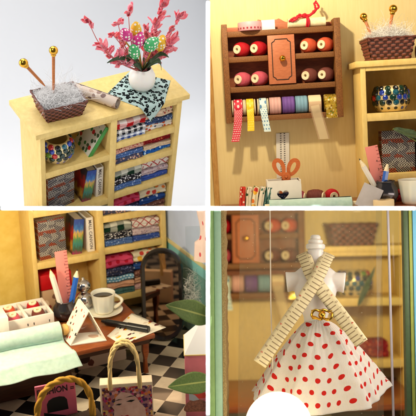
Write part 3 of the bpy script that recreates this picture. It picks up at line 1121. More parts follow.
def rolls_in(P_, tails=True):
    def lace(c1, c2, wd, n=14):
        return lambda h: (lambda x: h.mix(h.less(h.m('PINGPONG', x[0], wd / 2), .09), rgb(c1), rgb(c2)))(h.xyz(h.co('UV', 1)))
    z0 = -1.98
    bz = -2.57 + .56
    spec = [(-7.45, .78, 'red', mat('red_dotted_ribbon', dots((206, 30, 58), (244, 214, 214), (9, 9, 1), .27), .6), True, [(0, -.5, .1), (-.02, -.58, -.3), (-.05, -.62, -.75), (-.15, -.66, -1.4), (-.3, -.7, -2.1)], 'red dotted ribbon on a wooden reel with a long loose end'),
            (-6.7, .66, 'yellow', mat('yellow_ribbon', dots((240, 200, 36), (248, 230, 130), (9, 9, 1), .2), .5), True, [(0, -.5, .1), (0, -.58, -.3), (0, -.62, -.75), (-.03, -.65, -1.48)], 'yellow ribbon on a wooden reel'),
            (-5.88, .66, 'blue', mat('blue_dotted_ribbon', dots((210, 228, 228), (60, 120, 170), (6, 6, 1), .22), .5), True, [(0, -.5, .1), (.03, -.58, -.3), (.07, -.62, -.75), (.2, -.66, -1.58)], 'blue ribbon with white dotted loose end'),
            (-5.1, .74, 'rose', thread_mat('rose_ribbon', S(226, 176, 170)), False, None, 'pale rose ribbon roll'), (-4.27, .78, 'purple', thread_mat('purple_ribbon', S(120, 84, 164)), False, None, 'purple ribbon roll'),
            (-3.45, .76, 'sky', thread_mat('sky_ribbon', S(130, 172, 196)), False, None, 'sky blue ribbon roll'),
            (-2.6, .8, 'beige', mat('beige_lace', lace((236, 214, 176), (206, 176, 142), .8), .7), False, [(-.05, -.5, .1), (0, -.58, -.3), (.08, -.62, -.7), (.45, -.7, -2.25)], 'beige gauze ribbon with a wide loose end'),
            (-1.62, .78, 'gold', mat('gold_glitter_ribbon', floral((206, 170, 60), [(250, 236, 190), (150, 110, 30), (230, 200, 110), (120, 140, 60)], (9, 9, 9), .45, 'Object'), .3, .5), False, [(.02, -.5, .1), (.03, -.58, -.3), (.03, -.62, -.95)], 'gold glitter ribbon at the right end')]
    for x, wd, key, m, wood, tail, lab in spec:
        ribbon_roll((x, 2.32, bz), lab + P_, wd, m, .555, wood, tail if tails else None, mat('beige_gauze', lace((240, 220, 180), (190, 160, 130), .72), .7, alpha=.45) if key == 'beige' else None)


CAB = dict(x0=-8.25, x1=-.86, zt=3.2, zb=-2.95, yf=1.8, yb=3.0, door=(-5.42, -3.74, -.66, 2.36), zs=(2.74, 1.17, -.7))
wall_cabinet(label='brown wooden wall cabinet with a knobbed door and thread shelves', **CAB)
spools_in(', upper right picture')
rolls_in(', upper right picture')
# --- on top of the cabinet
zt = 2.745
m = MB()
m.lathe([(0, 0), (.74, 0), (.76, .03), (.76, .5), (.74, .53), (.6, .53), (.58, .5), (.58, .42), (0, .42)], 40)
o = m.build('pink_tape_roll', mat('pink_printed_tape', lambda h: (lambda x: h.mix(h.m('MULTIPLY', h.less(h.m('FRACT', h.m('MULTIPLY', x[0], 20)), .45), h.less(h.m('ABSOLUTE', h.m('SUBTRACT', x[2], .14)), .06)), S(226, 160, 168), S(150, 40, 60)))((lambda t: [h.xyz(h.co('UV', 1))[0], 0, h.xyz(h.co('Object', 1))[2]])(0)), .5))
tag(o, 'pink printed tape roll standing on the cabinet top', 'tape roll', M=T(-6.45, 2.15, zt))
o = MB().box(-.42, .42, 0, .06, 0, .62, .008).build('blank_card', WHITEP)
tag(o, 'small blank white card leaning beside the pink tape roll', 'card', M=T(-5.3, 2.0, zt) @ RX(-8) @ RZ(-4))
t = thing('tied_scroll', 'cream paper scroll tied with red cord on the cabinet', 'scroll', T(-4.05, 2.25, zt + .32) @ RY(90))
m = MB()
m.grid(lambda u, v: (lambda a, r: (r * math.cos(a), r * math.sin(a), v * 2.35))(u * 2 * PI * 3, .31 - .025 * (1 - u) * 3), 80, 6)
m.build('rolled_sheet', mat('cream_scroll_paper', mottled((224, 206, 160), (238, 226, 190), 3), .7), t, 80)
REDC = mat('red_wool_cord', S(200, 24, 44), .7, bump=(.4, 30))
m = MB()
m.tube([(.34 * math.cos(a), .34 * math.sin(a), 1.28 + .03 * math.sin(3 * a)) for a in [2 * PI * k / 24 for k in range(25)]], .06, 8)
m.tube([(.32 * math.cos(a), .335 * math.sin(a), 1.17 + .02 * math.sin(2 * a)) for a in [2 * PI * k / 24 for k in range(25)]], .06, 8)
for pts in ([(-.34, -.05, 1.2), (-.5, -.2, 1.5), (-.8, -.22, 1.75), (-1.1, -.1, 1.7), (-1.3, .0, 1.85)], [(-.34, -.05, 1.2), (-.55, -.2, 1.6), (-.95, -.2, 1.95), (-1.2, -.1, 1.75)],
            [(-.34, -.05, 1.2), (-.36, -.3, .8), (-.28, -.36, .35), (-.12, -.36, .05)], [(-.34, -.05, 1.2), (-.46, -.28, .7), (-.2, -.4, .5), (-.1, -.36, .2)], [(-.34, 0, 1.15), (-.5, -.1, 1.0), (-.42, -.1, 1.3), (-.34, 0, 1.2)]):
    q = smooth(pts, 7)
    m.tube([p + Vector((.02 * math.sin(i * 1.7), .02 * math.cos(i * 2.3), .02 * math.sin(i * 1.1))) for i, p in enumerate(q)], [.085 - .03 * i / len(q) + .012 * math.sin(i * 2.1) for i in range(len(q))], 8)
m.build('cord_bow', REDC, t, 80)
# --- bookcase contents
BMB = T(1.9, 1.15, .365) @ RZ(2)
basket(BMB, 'dark woven basket of fibre on the bookcase, upper right picture', 2.35, 1.7, 2.9, 2.3, 1.3)
fluff(BMB, 'silver fibre tangle in the basket, upper right picture', 1800, 1.35, 1.05, 1.0, 1.1)
ball_pin((.95, 1.1, 1.9), (.5, 1.1, 3.1), 'smaller gold headed pin on the left, upper right picture', .23)
ball_pin((2.0, 1.1, 1.9), (2.3, 1.0, 3.45), 'gold headed pin standing higher, upper right picture', .26)
t = thing('paper_roll', 'brown paper roll at the right end of the bookcase top', 'paper roll', T(3.6, .9, .365 + .4) @ RY(90))
MB().grid(lambda u, v: (lambda a, r: (r * math.cos(a), r * math.sin(a), v * 2.0))(u * 2 * PI * 3, .4 - .03 * (1 - u) * 3), 80, 4).build('rolled_sheet', mat('brown_paper', mottled((120, 84, 50), (160, 116, 74), 4), .7), t, 80)
jewelled_pot((2.05, 1.35, -2.795), 'jewelled pot on the bookcase shelf, upper right picture', 1.1, 1.62)
pattern_book(T(2.35, .95, -6.555) @ RZ(6), 'zigzag patterned book in the bookcase, upper right picture', 2.1, .6, 2.6)
o = MB().box(0, .7, .4, 2.4, 0, 2.3, .03).build('dark_book', mat('dark_green_cover', S(24, 34, 28), .5, var=(.2, 3)))
tag(o, 'dark closed book right of the zigzag book, upper right picture', 'book', M=T(3.5, .5, -6.555))
# --- desk and what stands on it
DZ = -8.2
DESKW = mat('orange_brown_desk', grain((116, 56, 24), (158, 84, 38), (.5, 4, 4), 3), .35, bump=(.08, 10), coat=.2)
t = thing('desk', 'orange brown desk top along the papered wall, upper right picture', 'desk', T(0, 0, 0))
MB().box(-8.9, 7, -4.4, 2.9, DZ - .35, DZ, .05).build('desk_top', DESKW, t)
WBOX = mat('white_painted_box', S(232, 226, 218), .5, var=(.05, 2))


def heart(s):
    return [(s * .0625 * 16 * math.sin(a) ** 3, s * .0625 * (13 * math.cos(a) - 5 * math.cos(2 * a) - 2 * math.cos(3 * a) - math.cos(4 * a))) for a in [2 * PI * k / 28 for k in range(28)]]


def heart_box(x0, x1, y0, y1, z0, z1, label):
    t = thing('heart_box', label, 'box')
    m = MB()
    cx, cz = (x0 + x1) / 2 - .1, (z0 + z1) / 2 - .02
    hp = heart(.36)                                           # front board with a real heart-shaped hole
    outer = []
    n = len(hp)
    for k in range(n):
        a = math.atan2(hp[k][1], hp[k][0])
        dx, dz = math.cos(a), math.sin(a)
        tt = min([((x1 - cx) / dx) if dx > 1e-6 else 1e9, ((x0 - cx) / dx) if dx < -1e-6 else 1e9, ((z1 - cz) / dz) if dz > 1e-6 else 1e9, ((z0 - cz) / dz) if dz < -1e-6 else 1e9])
        outer.append((cx + dx * tt, cz + dz * tt))
    for yy in (y0, y0 + .12):
        vs = [(cx + p[0], yy, cz + p[1]) for p in hp] + [(p[0], yy, p[1]) for p in outer]
        m.add(vs, [(k, (k + 1) % n, n + (k + 1) % n, n + k) for k in range(n)])
    m.add([(cx + p[0], yy, cz + p[1]) for yy in (y0, y0 + .12) for p in hp], [(k, (k + 1) % n, n + (k + 1) % n, n + k) for k in range(n)])
    m.add([(p[0], yy, p[1]) for yy in (y0, y0 + .12) for p in outer], [(k, (k + 1) % n, n + (k + 1) % n, n + k) for k in range(n)])
    for q in ((x0, y0), (x1, y0)):
        pass
    m.build('front_board', WBOX, t, 20)
    m = MB()
    m.box(x0, x0 + .1, y0 + .125, y1, z0, z1, .01)
    m.box(x1 - .1, x1, y0 + .125, y1, z0, z1, .01)
    m.box(x0 + .1, x1 - .1, y1 - .1, y1, z0, z1, .01)
    m.box(x0 + .1, x1 - .1, y0 + .125, y1 - .1, z0, z0 + .1, 0)
    m.build('case', WBOX, t, 20)
    return t


heart_box(-6.02, -3.96, -1.0, .5, DZ, -6.5, 'white open box with a heart cut in its front')
# fabric bundle seen through the heart
folded_cloth(-5.7, -4.3, -.8, 1.1, DZ + .12, .8, 'navydark', 'dark cloth inside the white heart box')
# scissors
SCW = mat('orange_wood_scissors', grain((178, 84, 34), (204, 112, 54), (1, 1, 5), 3), .5)
t = thing('scissors', 'orange wooden scissors standing in the white heart box', 'scissors', T(-4.82, -.55, -6.3) @ RY(3))
for sg, nm in ((-1, 'blade'), (1, 'blade')):
    m = MB()
    # handle: a teardrop loop, flat, with a real hole
    n = 36
    c = Vector((sg * .42, 0, .55))

    def loopp(k, r1, r2):
        a = 2 * PI * k / n
        x, z = r1 * math.cos(a) * (1 + .18 * math.sin(a)), r2 * math.sin(a)
        th = -sg * .42
        return c.x + x * math.cos(th) - z * math.sin(th), c.z + x * math.sin(th) + z * math.cos(th)
    o1 = [loopp(k, .37, .58) for k in range(n)]
    i1 = [loopp(k, .13, .33) for k in range(n)]
    y0, y1 = (-.08 if sg < 0 else .005), (-.005 if sg < 0 else .08)
    vs = [(x, y, z) for y in (y0, y1) for ring in (o1, i1) for x, z in ring]
    fs = []
    for k in range(n):
        j = (k + 1) % n
        fs += [(k, j, n + j, n + k), (2 * n + k, 3 * n + k, 3 * n + j, 2 * n + j), (k, 2 * n + k, 2 * n + j, j), (n + k, n + j, 3 * n + j, 3 * n + k)]
    m.add(vs, fs)
    m.prism([(-sg * .05 - .17, .1), (-sg * .05 + .17, .1), (-sg * .42 + .1, -1.5), (-sg * .42 - .06, -1.5)], y0 - .001 * sg, y1 + .001 * sg)
    m.build(nm, SCW, t, 30)
m = MB()
m.lathe([(.1, -.03), (.1, .05), (.26, .05), (.28, 0), (.28, -.03)], 28, T(0, -.09, -.02) @ RX(90))
m.lathe([(0, .08), (.06, .08), (.09, .05), (.09, 0)], 20, T(0, -.09, -.02) @ RX(90))
m.build('pivot', SCW, t, 30)
# white tape hanging on the wall
TAPEW = mat('white_dotted_tape', lambda h: (lambda x: h.mix(h.m('MULTIPLY', h.less(h.m('ABSOLUTE', h.m('SUBTRACT', h.m('PINGPONG', x[0], .42), .3)), .05), h.less(h.m('FRACT', h.m('MULTIPLY', x[1], 7)), .5)), S(228, 224, 214), S(96, 90, 84)))(h.xyz(h.co('UV', 1))), .6)
m = MB()
m.grid(lambda u, v: (-5.08 + .84 * u - .1 * v, 2.96 - .05 * math.sin(v * 3), -3.78 - 2.9 * v), 4, 16, uvs=(.84, 2.9))
o = m.build('measuring_tape', TAPEW)
tag(o, 'white printed measuring tape hanging behind the orange scissors', 'measuring tape')
# standing folded cloths on the left
for k, (key, lab) in enumerate((('redleaf', 'red print cloth at the left of the standing row'), ('greenleaf', 'green leaf print cloth in the standing row'), ('creamflower', 'cream cloth in the standing row'),
                               ('cream', 'pale cloth with small flowers in the standing row'), ('teal', 'grey green cloth beside the heart box'))):
    x = -7.75 + .36 * k
    folded_cloth(0, 1.35, 0, 1.2, 0, .34, key, lab, T(x, -1.1, DZ + .05) @ RY(-84 + 2 * k) @ T(0, 0, -.3), .0, 'cloths standing in a row on the desk')
# mint cloth roll and spools
MINT = mat('mint_cloth', mottled((176, 204, 196), (192, 216, 208), 3), .85, weave=(.15, 42), sss=.05)
t = thing('cloth_roll', 'pale mint cloth roll lying in front of the heart box', 'cloth roll', T(-6.0, -1.75, DZ + .28) @ RY(91))
MB().grid(lambda u, v: (lambda a, r: (r * math.cos(a), r * math.sin(a), v * 4.9))(u * 2 * PI * 2.5, .41 - .03 * (1 - u) * 2.5 + .012 * math.sin(9 * v + 5 * u)), 80, 24, uvs=(6, 4.9)).build('rolled_cloth', MINT, t, 80)
MB().tube([(0, 0, -.25), (0, 0, 5.2)], .13, 12).build('core_stick', CREAM, t)
thread_spool(T(-3.75, -.6, DZ + .55) @ RZ(70) @ RX(-90), 'pink thread spool lying behind the mint cloth roll', thread_mat('pink', S(214, 92, 112)), 1.0)
thread_spool(T(-2.6, -.5, DZ + .52) @ RZ(64) @ RX(-90), 'brown thread spool lying behind the mint cloth roll', thread_mat('brown', S(96, 50, 40)), 1.0)
thread_spool(T(-1.95, -.5, DZ + .52) @ RZ(10) @ RX(-90), 'red thread spool at the right end of the mint roll', thread_mat('red', S(196, 22, 36)), .9)
# pot with pencils
PEWTER = mat('dark_pewter', S(92, 88, 92), .18, .9)
BLUEP = mat('blue_lacquer', S(30, 92, 190), .3, coat=.3)
WHITEL = mat('white_lacquer', S(238, 230, 220), .3, coat=.3)
DKTIP = mat('dark_lead', S(40, 36, 40), .4)
PINKR = mat('pink_ruler', lambda h: (lambda x: h.mix(h.m('MULTIPLY', h.less(h.m('FRACT', h.m('MULTIPLY', x[1], 4.6)), .22), h.m('GREATER_THAN', h.m('FRACT', x[0]), .6)), S(220, 132, 124), S(150, 70, 70)))(h.xyz(h.co('UV', 1))), .5)


def pen_pot(c, label, r=.78, h_=1.35):
    t = thing('pen_pot', label, 'pot', T(*c))
    MB().lathe([(0, 0), (.45 * r, 0), (.8 * r, .12 * h_), (r, .42 * h_), (.93 * r, .68 * h_), (.7 * r, .9 * h_), (.68 * r, h_), (.62 * r, h_), (.64 * r, .9 * h_), (.85 * r, .6 * h_), (.7 * r, .15), (0, .1)], 36).build('body', PEWTER, t, 70)
    MB().tube([(.69 * r * math.cos(a), .69 * r * math.sin(a), h_) for a in [2 * PI * k / 30 for k in range(31)]], .05, 8, caps=False).build('rim', PEWTER, t, 80)


def ruler(p, q, label, wd=.8, side=(1, 0, 0)):
    p, q, sd = Vector(p), Vector(q), Vector(side)
    L = (q - p).length
    t = thing('pink_ruler', label, 'ruler')
    z = (q - p).normalized()
    x = (sd - z * sd.dot(z)).normalized()
    y = z.cross(x)
    M = Matrix((x, y, z)).transposed().to_4x4()
    M.translation = p
    b = MB().box(-wd / 2, wd / 2, -.03, .03, 0, L, .01)
    b.uv = [(v.x + wd / 2, v.z) for v in b.v]
    for i in range(len(b.v)):
        b.v[i] = M @ b.v[i]
    b.build('blade', PINKR, t)
    m = MB()
    for k in range(int(L / .5) - 1):
        text_mesh(str(k + 1), .2, m, M @ T(wd * .2, -.034, .3 + .5 * k) @ RX(90), depth=.003)
    m.build('lettering', BLACKP, t)


pen_pot((.9, -2.0, DZ), 'pewter pen pot holding pencils, upper right picture', .75, 1.4)
pencil((.35, -1.95, -7.2), (-.6, -2.0, -5.35), 'white pencil leaning left, upper right picture', WHITEL, DKTIP, .17)
pencil((.72, -2.1, -7.3), (1.07, -2.1, -5.65), 'blue pencil standing right, upper right picture', BLUEP, DKTIP, .18)
ruler((.65, -1.7, -7.4), (.22, -1.5, -4.7), 'pink ruler standing in the pot, upper right picture', .75)
o = MB().box(-.6, .6, 0, .14, 0, 1.4, .03).build('grey_notebook', mat('grey_cover', S(176, 170, 172), .5, var=(.1, 2)))
tag(o, 'small grey notebook leaning in front of the pen pot', 'notebook', M=T(-.55, -3.0, DZ) @ RZ(-10) @ RY(26) @ RX(-14))
t = thing('tape_roll', 'beige tape roll lying in front of the pewter pot', 'tape roll', T(.55, -3.1, DZ + .0) @ RZ(20))
MB().lathe([(.36, 0), (.58, 0), (.6, .03), (.6, .42), (.58, .45), (.36, .45), (.36, 0)], 36).build('tape', mat('beige_tape', S(214, 190, 150), .6), t, 40)
o = folded_cloth(1.1, 3.4, -.9, 1.6, DZ, .7, 'redfloral', 'dark red cloth under the bookcase shelf, upper right picture')
CUP = mat('milky_glass', S(240, 232, 214), .25, sss=.25, coat=.3)
COFF = mat('coffee', S(36, 18, 10), .12)


def mug(M, label, r=.82, h_=1.3, saucer=True, ang=0):
    t = thing('coffee_mug', label, 'mug', M)
    n = 48
    flut = lambda a, z: 1 + .018 * math.cos(12 * a) * (1 if .1 < z < .8 else .2)
    m = MB()
    prof = [(0, .02), (.62, .0), (.7, .03), (.76, .12), (.82, .4), (.87, .7), (.93, .95), (.96, 1.0), (.92, 1.0), (.86, .93), (.8, .7), (.72, .15), (0, .1)]
    m.grid(lambda u, v: (lambda i, a: (prof[i][0] * r * flut(a, prof[i][1] if i < 8 else 1) * math.cos(a), prof[i][0] * r * flut(a, prof[i][1] if i < 8 else 1) * math.sin(a), prof[i][1] * h_))(round(v * (len(prof) - 1)), 2 * PI * u), n, len(prof) - 1)
    m.build('cup', CUP, t, 70)
    MB().lathe([(0, .8 * h_), (.815 * r, .8 * h_)], 30).build('coffee', COFF, t)
    hp = [Vector((r * (.83 + .62 * math.sin(PI * k / 14)), 0, h_ * (.87 - .68 * k / 14))) for k in range(15)]
    MB().tube(hp, [.11 + .02 * math.cos(k) for k in range(15)], 10, RZ(ang)).build('handle', CUP, t, 80)
    return t


mug(T(2.55, -2.2, DZ), 'white mug cropped at the lower right, upper right picture', 1.0, 1.45, False, 0)
LEAFG = mat('soft_green_leaf', lambda h: (lambda x: h.mix(h.less(h.m('ABSOLUTE', h.m('SUBTRACT', x[0], .5)), .03), h.mix(h.noise(h.co('UV', (3, 9, 1)), 3, 4), S(62, 88, 36), S(122, 140, 70)), S(168, 180, 110)))(h.xyz(h.co('UV', 1))), .5, sss=.05, bump=(.2, 8))


def big_leaf(p, q, nrm, wd, label, stem=None, curl=.2, m_=None):
    t = thing('plant_leaf', label, 'leaf')
    p, q = Vector(p), Vector(q)
    d = q - p
    L = d.length
    d.normalize()
    s = d.cross(Vector(nrm)).normalized()
    n = s.cross(d)
    m = MB()

    def fn(u, v):
        a = 2 * u - 1
        ww = wd / 2 * math.sin(PI * v ** .8) ** .8 * (1 - .25 * v)
        return p + d * L * v + s * (a * ww) + n * (curl * (.5 * abs(a) * ww - .9 * v * v) + .02 * math.sin(18 * v) * abs(a))
    m.grid(fn, 12, 30)
    o = m.build('blade', m_ or LEAFG, t, 80)
    md = o.modifiers.new('thick', 'SOLIDIFY')
    md.thickness = .025
    if stem:
        MB().tube(curve(p, stem, (0, 0, .15), 8), .05, 8).build('stalk', LEAFG, t, 80)


big_leaf((1.2, -3.2, -3.7), (3.6, -3.4, -4.45), (0, -.55, 1), .9, 'dark green leaf reaching in front of the bookcase shelf', (3.9, -3.2, -5.6), .2, mat('dark_leaf', mottled((36, 56, 36), (70, 92, 62), 5), .45))
# ================================================================== LOWER LEFT: desk, bookcase, mirror and bags on the chequered floor
PANEL = 'C'
FZ, DZ = -12.5, -9.6
TILE = mat('chequered_tiles', lambda h: h.mix(h.n('TexChecker', {'Vector': h.co('Object', 1 / 1.36, (0, 0, PI / 4 + .02), (.53, .27, .37)), 'Scale': 1.0}).outputs[1], S(18, 18, 20), h.mix(h.noise(h.co('Object', 1), 1.2, 5, .7), S(160, 148, 130), S(206, 194, 172))), .22, bump=(.04, 3), coat=.2)
m = MB()
m.add([(-40, -60, FZ), (30, -60, FZ), (30, 12, FZ), (-40, 12, FZ)], [(0, 1, 2, 3)])
o = m.build('floor', TILE)
tag(o, None, None, None, 'structure')
o = MB().box(-40, 10.2, 3.03, 3.33, FZ, 14, 0).build('back_wall', mat('warm_yellow_wall', mottled((228, 196, 96), (240, 212, 118), 1.2), .8, bump=(.2, 30)))
tag(o, 'warm yellow wall behind the desk, lower left picture', 'wall')
t = thing('side_wall', 'pale blue side wall with teal wainscot beside the bookcase', 'wall')
MB().box(10.23, 10.5, -60, 3.02, -6.45, 14, 0).build('plaster', mat('lilac_blue_paint', S(196, 212, 246), .8, var=(.06, 1)), t)
MB().box(10.14, 10.49, -60, 3.02, -6.75, -6.452, .03).build('rail', mat('cream_rail', S(226, 214, 160), .5), t)
MB().box(10.2, 10.49, -60, 3.02, -7.5, -6.752, .02).build('upper_band', mat('light_teal_paint', S(130, 200, 206), .5, var=(.1, 2)), t)
MB().box(10.22, 10.48, -60, 3.02, FZ, -7.502, 0).build('wainscot', mat('teal_green_paint', S(104, 154, 150), .5, var=(.15, 2)), t)
bookcase('pale yellow bookcase full of books and cloths behind the desk')
pattern_book(T(1.62, .5, -6.555) @ RZ(9), 'zigzag patterned thick book in the bookcase, lower left picture', 2.0, .65, 2.85)
spine_book(T(2.95, .45, -6.55) @ RY(7), 'landscape book in the bookcase, lower left picture', .72, 1.9, 2.6, LANDS, SUNSET)
spine_book(T(4.12, .45, -6.555), 'white spined book beside the divider, lower left picture', .5, 1.8, 2.55, MATS['white_spine'], WHITEP, 'MALL CANVON')
MB_ = MB()
o = MB().box(0, 2.2, 0, 2, 0, 1.5, .05).build('patterned_box', mat('paisley_box_print', floral((196, 160, 126), [(150, 60, 50), (226, 200, 170), (120, 80, 60)], (2.2, 2.2, 2.2), .4, 'Object'), .6))
tag(o, 'paisley patterned box at the bottom of the bookcase', 'box', M=T(.5, .3, -10.295))
o = MB().box(0, 2.3, 0, 2, 0, 1.15, .06).build('red_box', mat('red_paper', S(190, 14, 22), .45, var=(.12, 2)))
tag(o, 'plain red box on top of the paisley box', 'box', M=T(.45, .25, -8.79))
stack(5.25, 7.4, .08, -3.945, [('navyfloral', .44, 'navy and pink flowered'), ('rosefloral', .5, 'rose flowered')], 'left at the top edge, lower left picture', 2.3)
stack(7.4, 9.58, .12, -3.945, [('brightblue', .4, 'bright blue flowered'), ('redfloral', .5, 'dark red flowered')], 'right at the top edge, lower left picture', 2.3)
stack(5.25, 7.4, .02, -6.325, S3L, 'left on the upper cloth shelf, lower left picture', 2.4)
stack(7.4, 9.58, .1, -6.325, S3R, 'right on the upper cloth shelf, lower left picture', 2.4)
stack(5.25, 7.4, .02, -10.095, S4L, 'left on the lower cloth shelf, lower left picture', 2.4)
stack(7.4, 9.58, .1, -10.095, S4R, 'right on the lower cloth shelf, lower left picture', 2.4)
# --- desk
DKW = mat('dark_walnut', grain((44, 24, 14), (72, 42, 24), (.5, 4, 4), 3), .4, bump=(.1, 8))
t = thing('desk', 'orange brown writing desk with a dark walnut base', 'desk')
MB().box(-14, 5.6, -8.1, -2.0, DZ - .32, DZ, .07).build('desk_top', DESKW, t)
MB().box(-14, 5.35, -7.75, -2.3, DZ - .75, DZ - .325, .03).build('apron', DKW, t)
MB().box(-14, .2, -7.2, -2.5, FZ + .15, DZ - .755, .03).build('drawer_case', DKW, t)
for x, y in ((5.1, -7.5), (5.1, -2.6)):
    MB().prism([(x - .2, DZ - .752), (x + .2, DZ - .752), (x + .2, DZ - 1.4), (x + .05, DZ - 1.9), (x + .12, FZ), (x - .18, FZ), (x - .12, DZ - 1.9), (x - .22, DZ - 1.3)], y - .17, y + .17, b=.03).build('leg', DESKW, t)
MB().box(.21, 4.88, -2.75, -2.55, FZ + .5, FZ + .9, .03).build('stretcher', DKW, t)
o = MB().box(0, 3.4, 0, .9, 0, .85, .03).build('printed_carton', mat('printed_carton', floral((196, 182, 168), [(96, 50, 40), (60, 34, 28), (140, 90, 70)], (1.3, 1.3, 1.3), .4, 'Object'), .6))
tag(o, 'pale carton with brown print standing under the desk', 'carton', M=T(1.2, -5.2, FZ))
# --- things on the desk
p0 = at(0, 341, 2, DZ + .55)
p1 = at(59.5, 331, 2, DZ + .6)
ax = (p1 - p0).normalized()
t = thing('cloth_roll', 'pale mint cloth roll lying along the desk', 'cloth roll', along((p0.x - 3, p0.y - .3, DZ + .63), (p1.x, p1.y, DZ + .63)))
L = (p1 - p0).length + 3.0
MB().grid(lambda u, v: (lambda a, r: (r * math.cos(a), r * math.sin(a), v * L))(u * 2 * PI * 3, .62 - .04 * (1 - u) * 3 + .015 * math.sin(11 * v + 5 * u)), 90, 30, uvs=(10, L)).build('rolled_cloth', MINT, t, 80)
b = MB()
b.tube([(0, 0, L - .6), (0, 0, L + .12)], .2, 14)
b.lathe([(.2, L + .1), (.34, L + .16), (.38, L + .3), (.34, L + .46), (.2, L + .56), (0, L + .58)], 24)
b.build('wooden_knob', mat('light_wood_knob', grain((206, 156, 84), (226, 182, 110), (4, 4, 1), 3), .45), t)
RC = p1


def flap(u, v):                                            # loose end of the mint cloth, over the desk edge
    x = -8.5 + (RC.x + .1 + 8.5) * u + .35 * v
    q = v * 3.05
    y = RC.y - .3 - q
    z = DZ + .03 + .03 * noise.noise(Vector((x, q, 3)))
    if v < .12:
        z += .35 * (1 - v / .12) ** 2
    e = -8.2
    if y < e:
        d = e - y
        a = min(d / .25, PI / 2 * .62)
        y = e - .25 * math.sin(a) - max(0, d - .25 * a) * .8
        z -= .25 * (1 - math.cos(a)) + max(0, d - .25 * a) * .55
    z += .06 * math.sin(2.2 * x + 1) * v * (1 if v > .5 else .3) + (.05 if v > .5 else 0)
    return (x, y, z)


m = MB()
m.grid(flap, 60, 40, uvs=(9, 4.0))
o = m.build('cloth_flap', MINT, None, 80)
md = o.modifiers.new('thick', 'SOLIDIFY')
md.thickness, md.offset = .035, 1
tag(o, 'loose mint cloth hanging over the front of the desk', 'cloth')


def tray(x0, x1, y0, y1, z, h_, label):
    t = thing('compartment_tray', label, 'tray', T(0, 0, z))
    e = .16
    MB().box(x0, x1, y0, y1, 0, .1, .02).build('bottom', WBOX, t)
    for q in ((x0, x1, y0, y0 + e), (x0, x1, y1 - e, y1)):
        MB().box(*q, .102, h_, .025).build('side', WBOX, t)
    for q in ((x0, x0 + e), (x1 - e, x1)):
        MB().box(*q, y0 + e + .002, y1 - e - .002, .102, h_ - .003, .02).build('side', WBOX, t)
    xm, ym = (x0 + x1) / 2, (y0 + y1) / 2
    MB().box(xm - .1, xm + .1, y0 + e + .002, y1 - e - .002, .102, h_ - .01, .02).build('partition', WBOX, t)
    MB().box(x0 + e + .002, xm - .102, ym - .1, ym + .1, .102, h_ - .01, .02).build('partition', WBOX, t)
    MB().box(xm + .102, x1 - e - .002, ym - .1, ym + .1, .102, h_ - .01, .02).build('partition', WBOX, t)
    m = MB()
    for x in (x0 + .25, xm - .05, xm + .35, x1 - .35):
        m.box(x, x + .06, y0 - .004, y0 + .05, h_ * .45, h_ * .62, 0)
    m.build('slot', BLACKP, t)


TX0, TX1, TY0, TY1 = -3.3, .15, -4.1, -1.3
tray(TX0, TX1, TY0, TY1, DZ, 1.05, 'white compartment tray holding thread spools on the desk')
xm, ym = (TX0 + TX1) / 2, (TY0 + TY1) / 2
for (x, y, key, c, lab) in ((xm + .85, ym + .62, 'red', (200, 24, 34), 'red thread spool in the back right tray compartment'), (xm + .85, ym - .65, 'brown', (110, 62, 44), 'brown thread spool in the front right tray compartment'),
                            (xm - .8, ym - .65, 'pink', (226, 104, 120), 'pink thread spool in the front left tray compartment'), (xm - .8, ym + .62, 'orange', (226, 92, 56), 'orange thread spool in the back left tray compartment')):
    thread_spool(T(x, y, DZ + 1.13) @ RZ(-35) @ RX(192), lab, thread_mat(key, S(*c)), .95)
o = MB().box(-2.2, 0, 0, 2.0, 0, 1.75, .05).build('white_box', WBOX)
tag(o, 'taller plain white box at the left edge behind the cloth roll', 'box', M=T(-2.95, -4.85, DZ))
PC = (1.15, -3.2, DZ)
pen_pot(PC, 'dark pewter pen pot on the desk, lower left picture', .82, 1.35)
A3 = lambda u, v, y: at(u / 2, 208 + v / 2, 1, y)
pencil((1.0, -3.15, DZ + .5), A3(100, 122, -3.3), 'white pencil leaning left in the pot, lower left picture', WHITEL, mat('gold_tip', S(200, 150, 60), .4), .2)
pencil((1.45, -3.25, DZ + .5), A3(155, 122, -3.3), 'blue pencil in the pot, lower left picture', BLUEP, DKTIP, .2)
ruler((1.35, -2.95, DZ + .4), A3(121, 86, -2.7), 'pink ruler with dark numerals in the pot, lower left picture', .82)
CHROME = mat('chrome', S(200, 196, 196), .08, 1)
t = thing('chrome_ornament', 'chrome double ball ornament behind the blue pencil', 'ornament', T(2.75, -2.4, DZ))
MB().lathe([(0, 0), (.4, 0), (.42, .12)] + [(.66 * math.sin(PI * k / 16), .72 - .64 * math.cos(PI * k / 16)) for k in range(4, 15)] + [(.2, 1.38)] + [(.5 * math.sin(PI * k / 14), 1.78 - .48 * math.cos(PI * k / 14)) for k in range(3, 13)] + [(.1, 2.26), (.1, 2.4), (0, 2.42)], 36).build('body', CHROME, t, 80)
MC = at(103.5, 305, 2, DZ)
MC = Vector((3.75, -3.5, DZ))
t = thing('saucer', 'milky white saucer under the coffee mug', 'saucer', T(*MC))
MB().lathe([(0, .03), (.6, 0), (.72, .0), (1.1, .14), (1.28, .24), (1.3, .27), (1.26, .28), (1.05, .2), (.7, .1), (0, .1)], 44).build('dish', CUP, t, 70)
mug(T(MC.x, MC.y, DZ + .1) @ RZ(-18), 'milky white coffee mug on its saucer, lower left picture', .86, 1.4, True, 0)
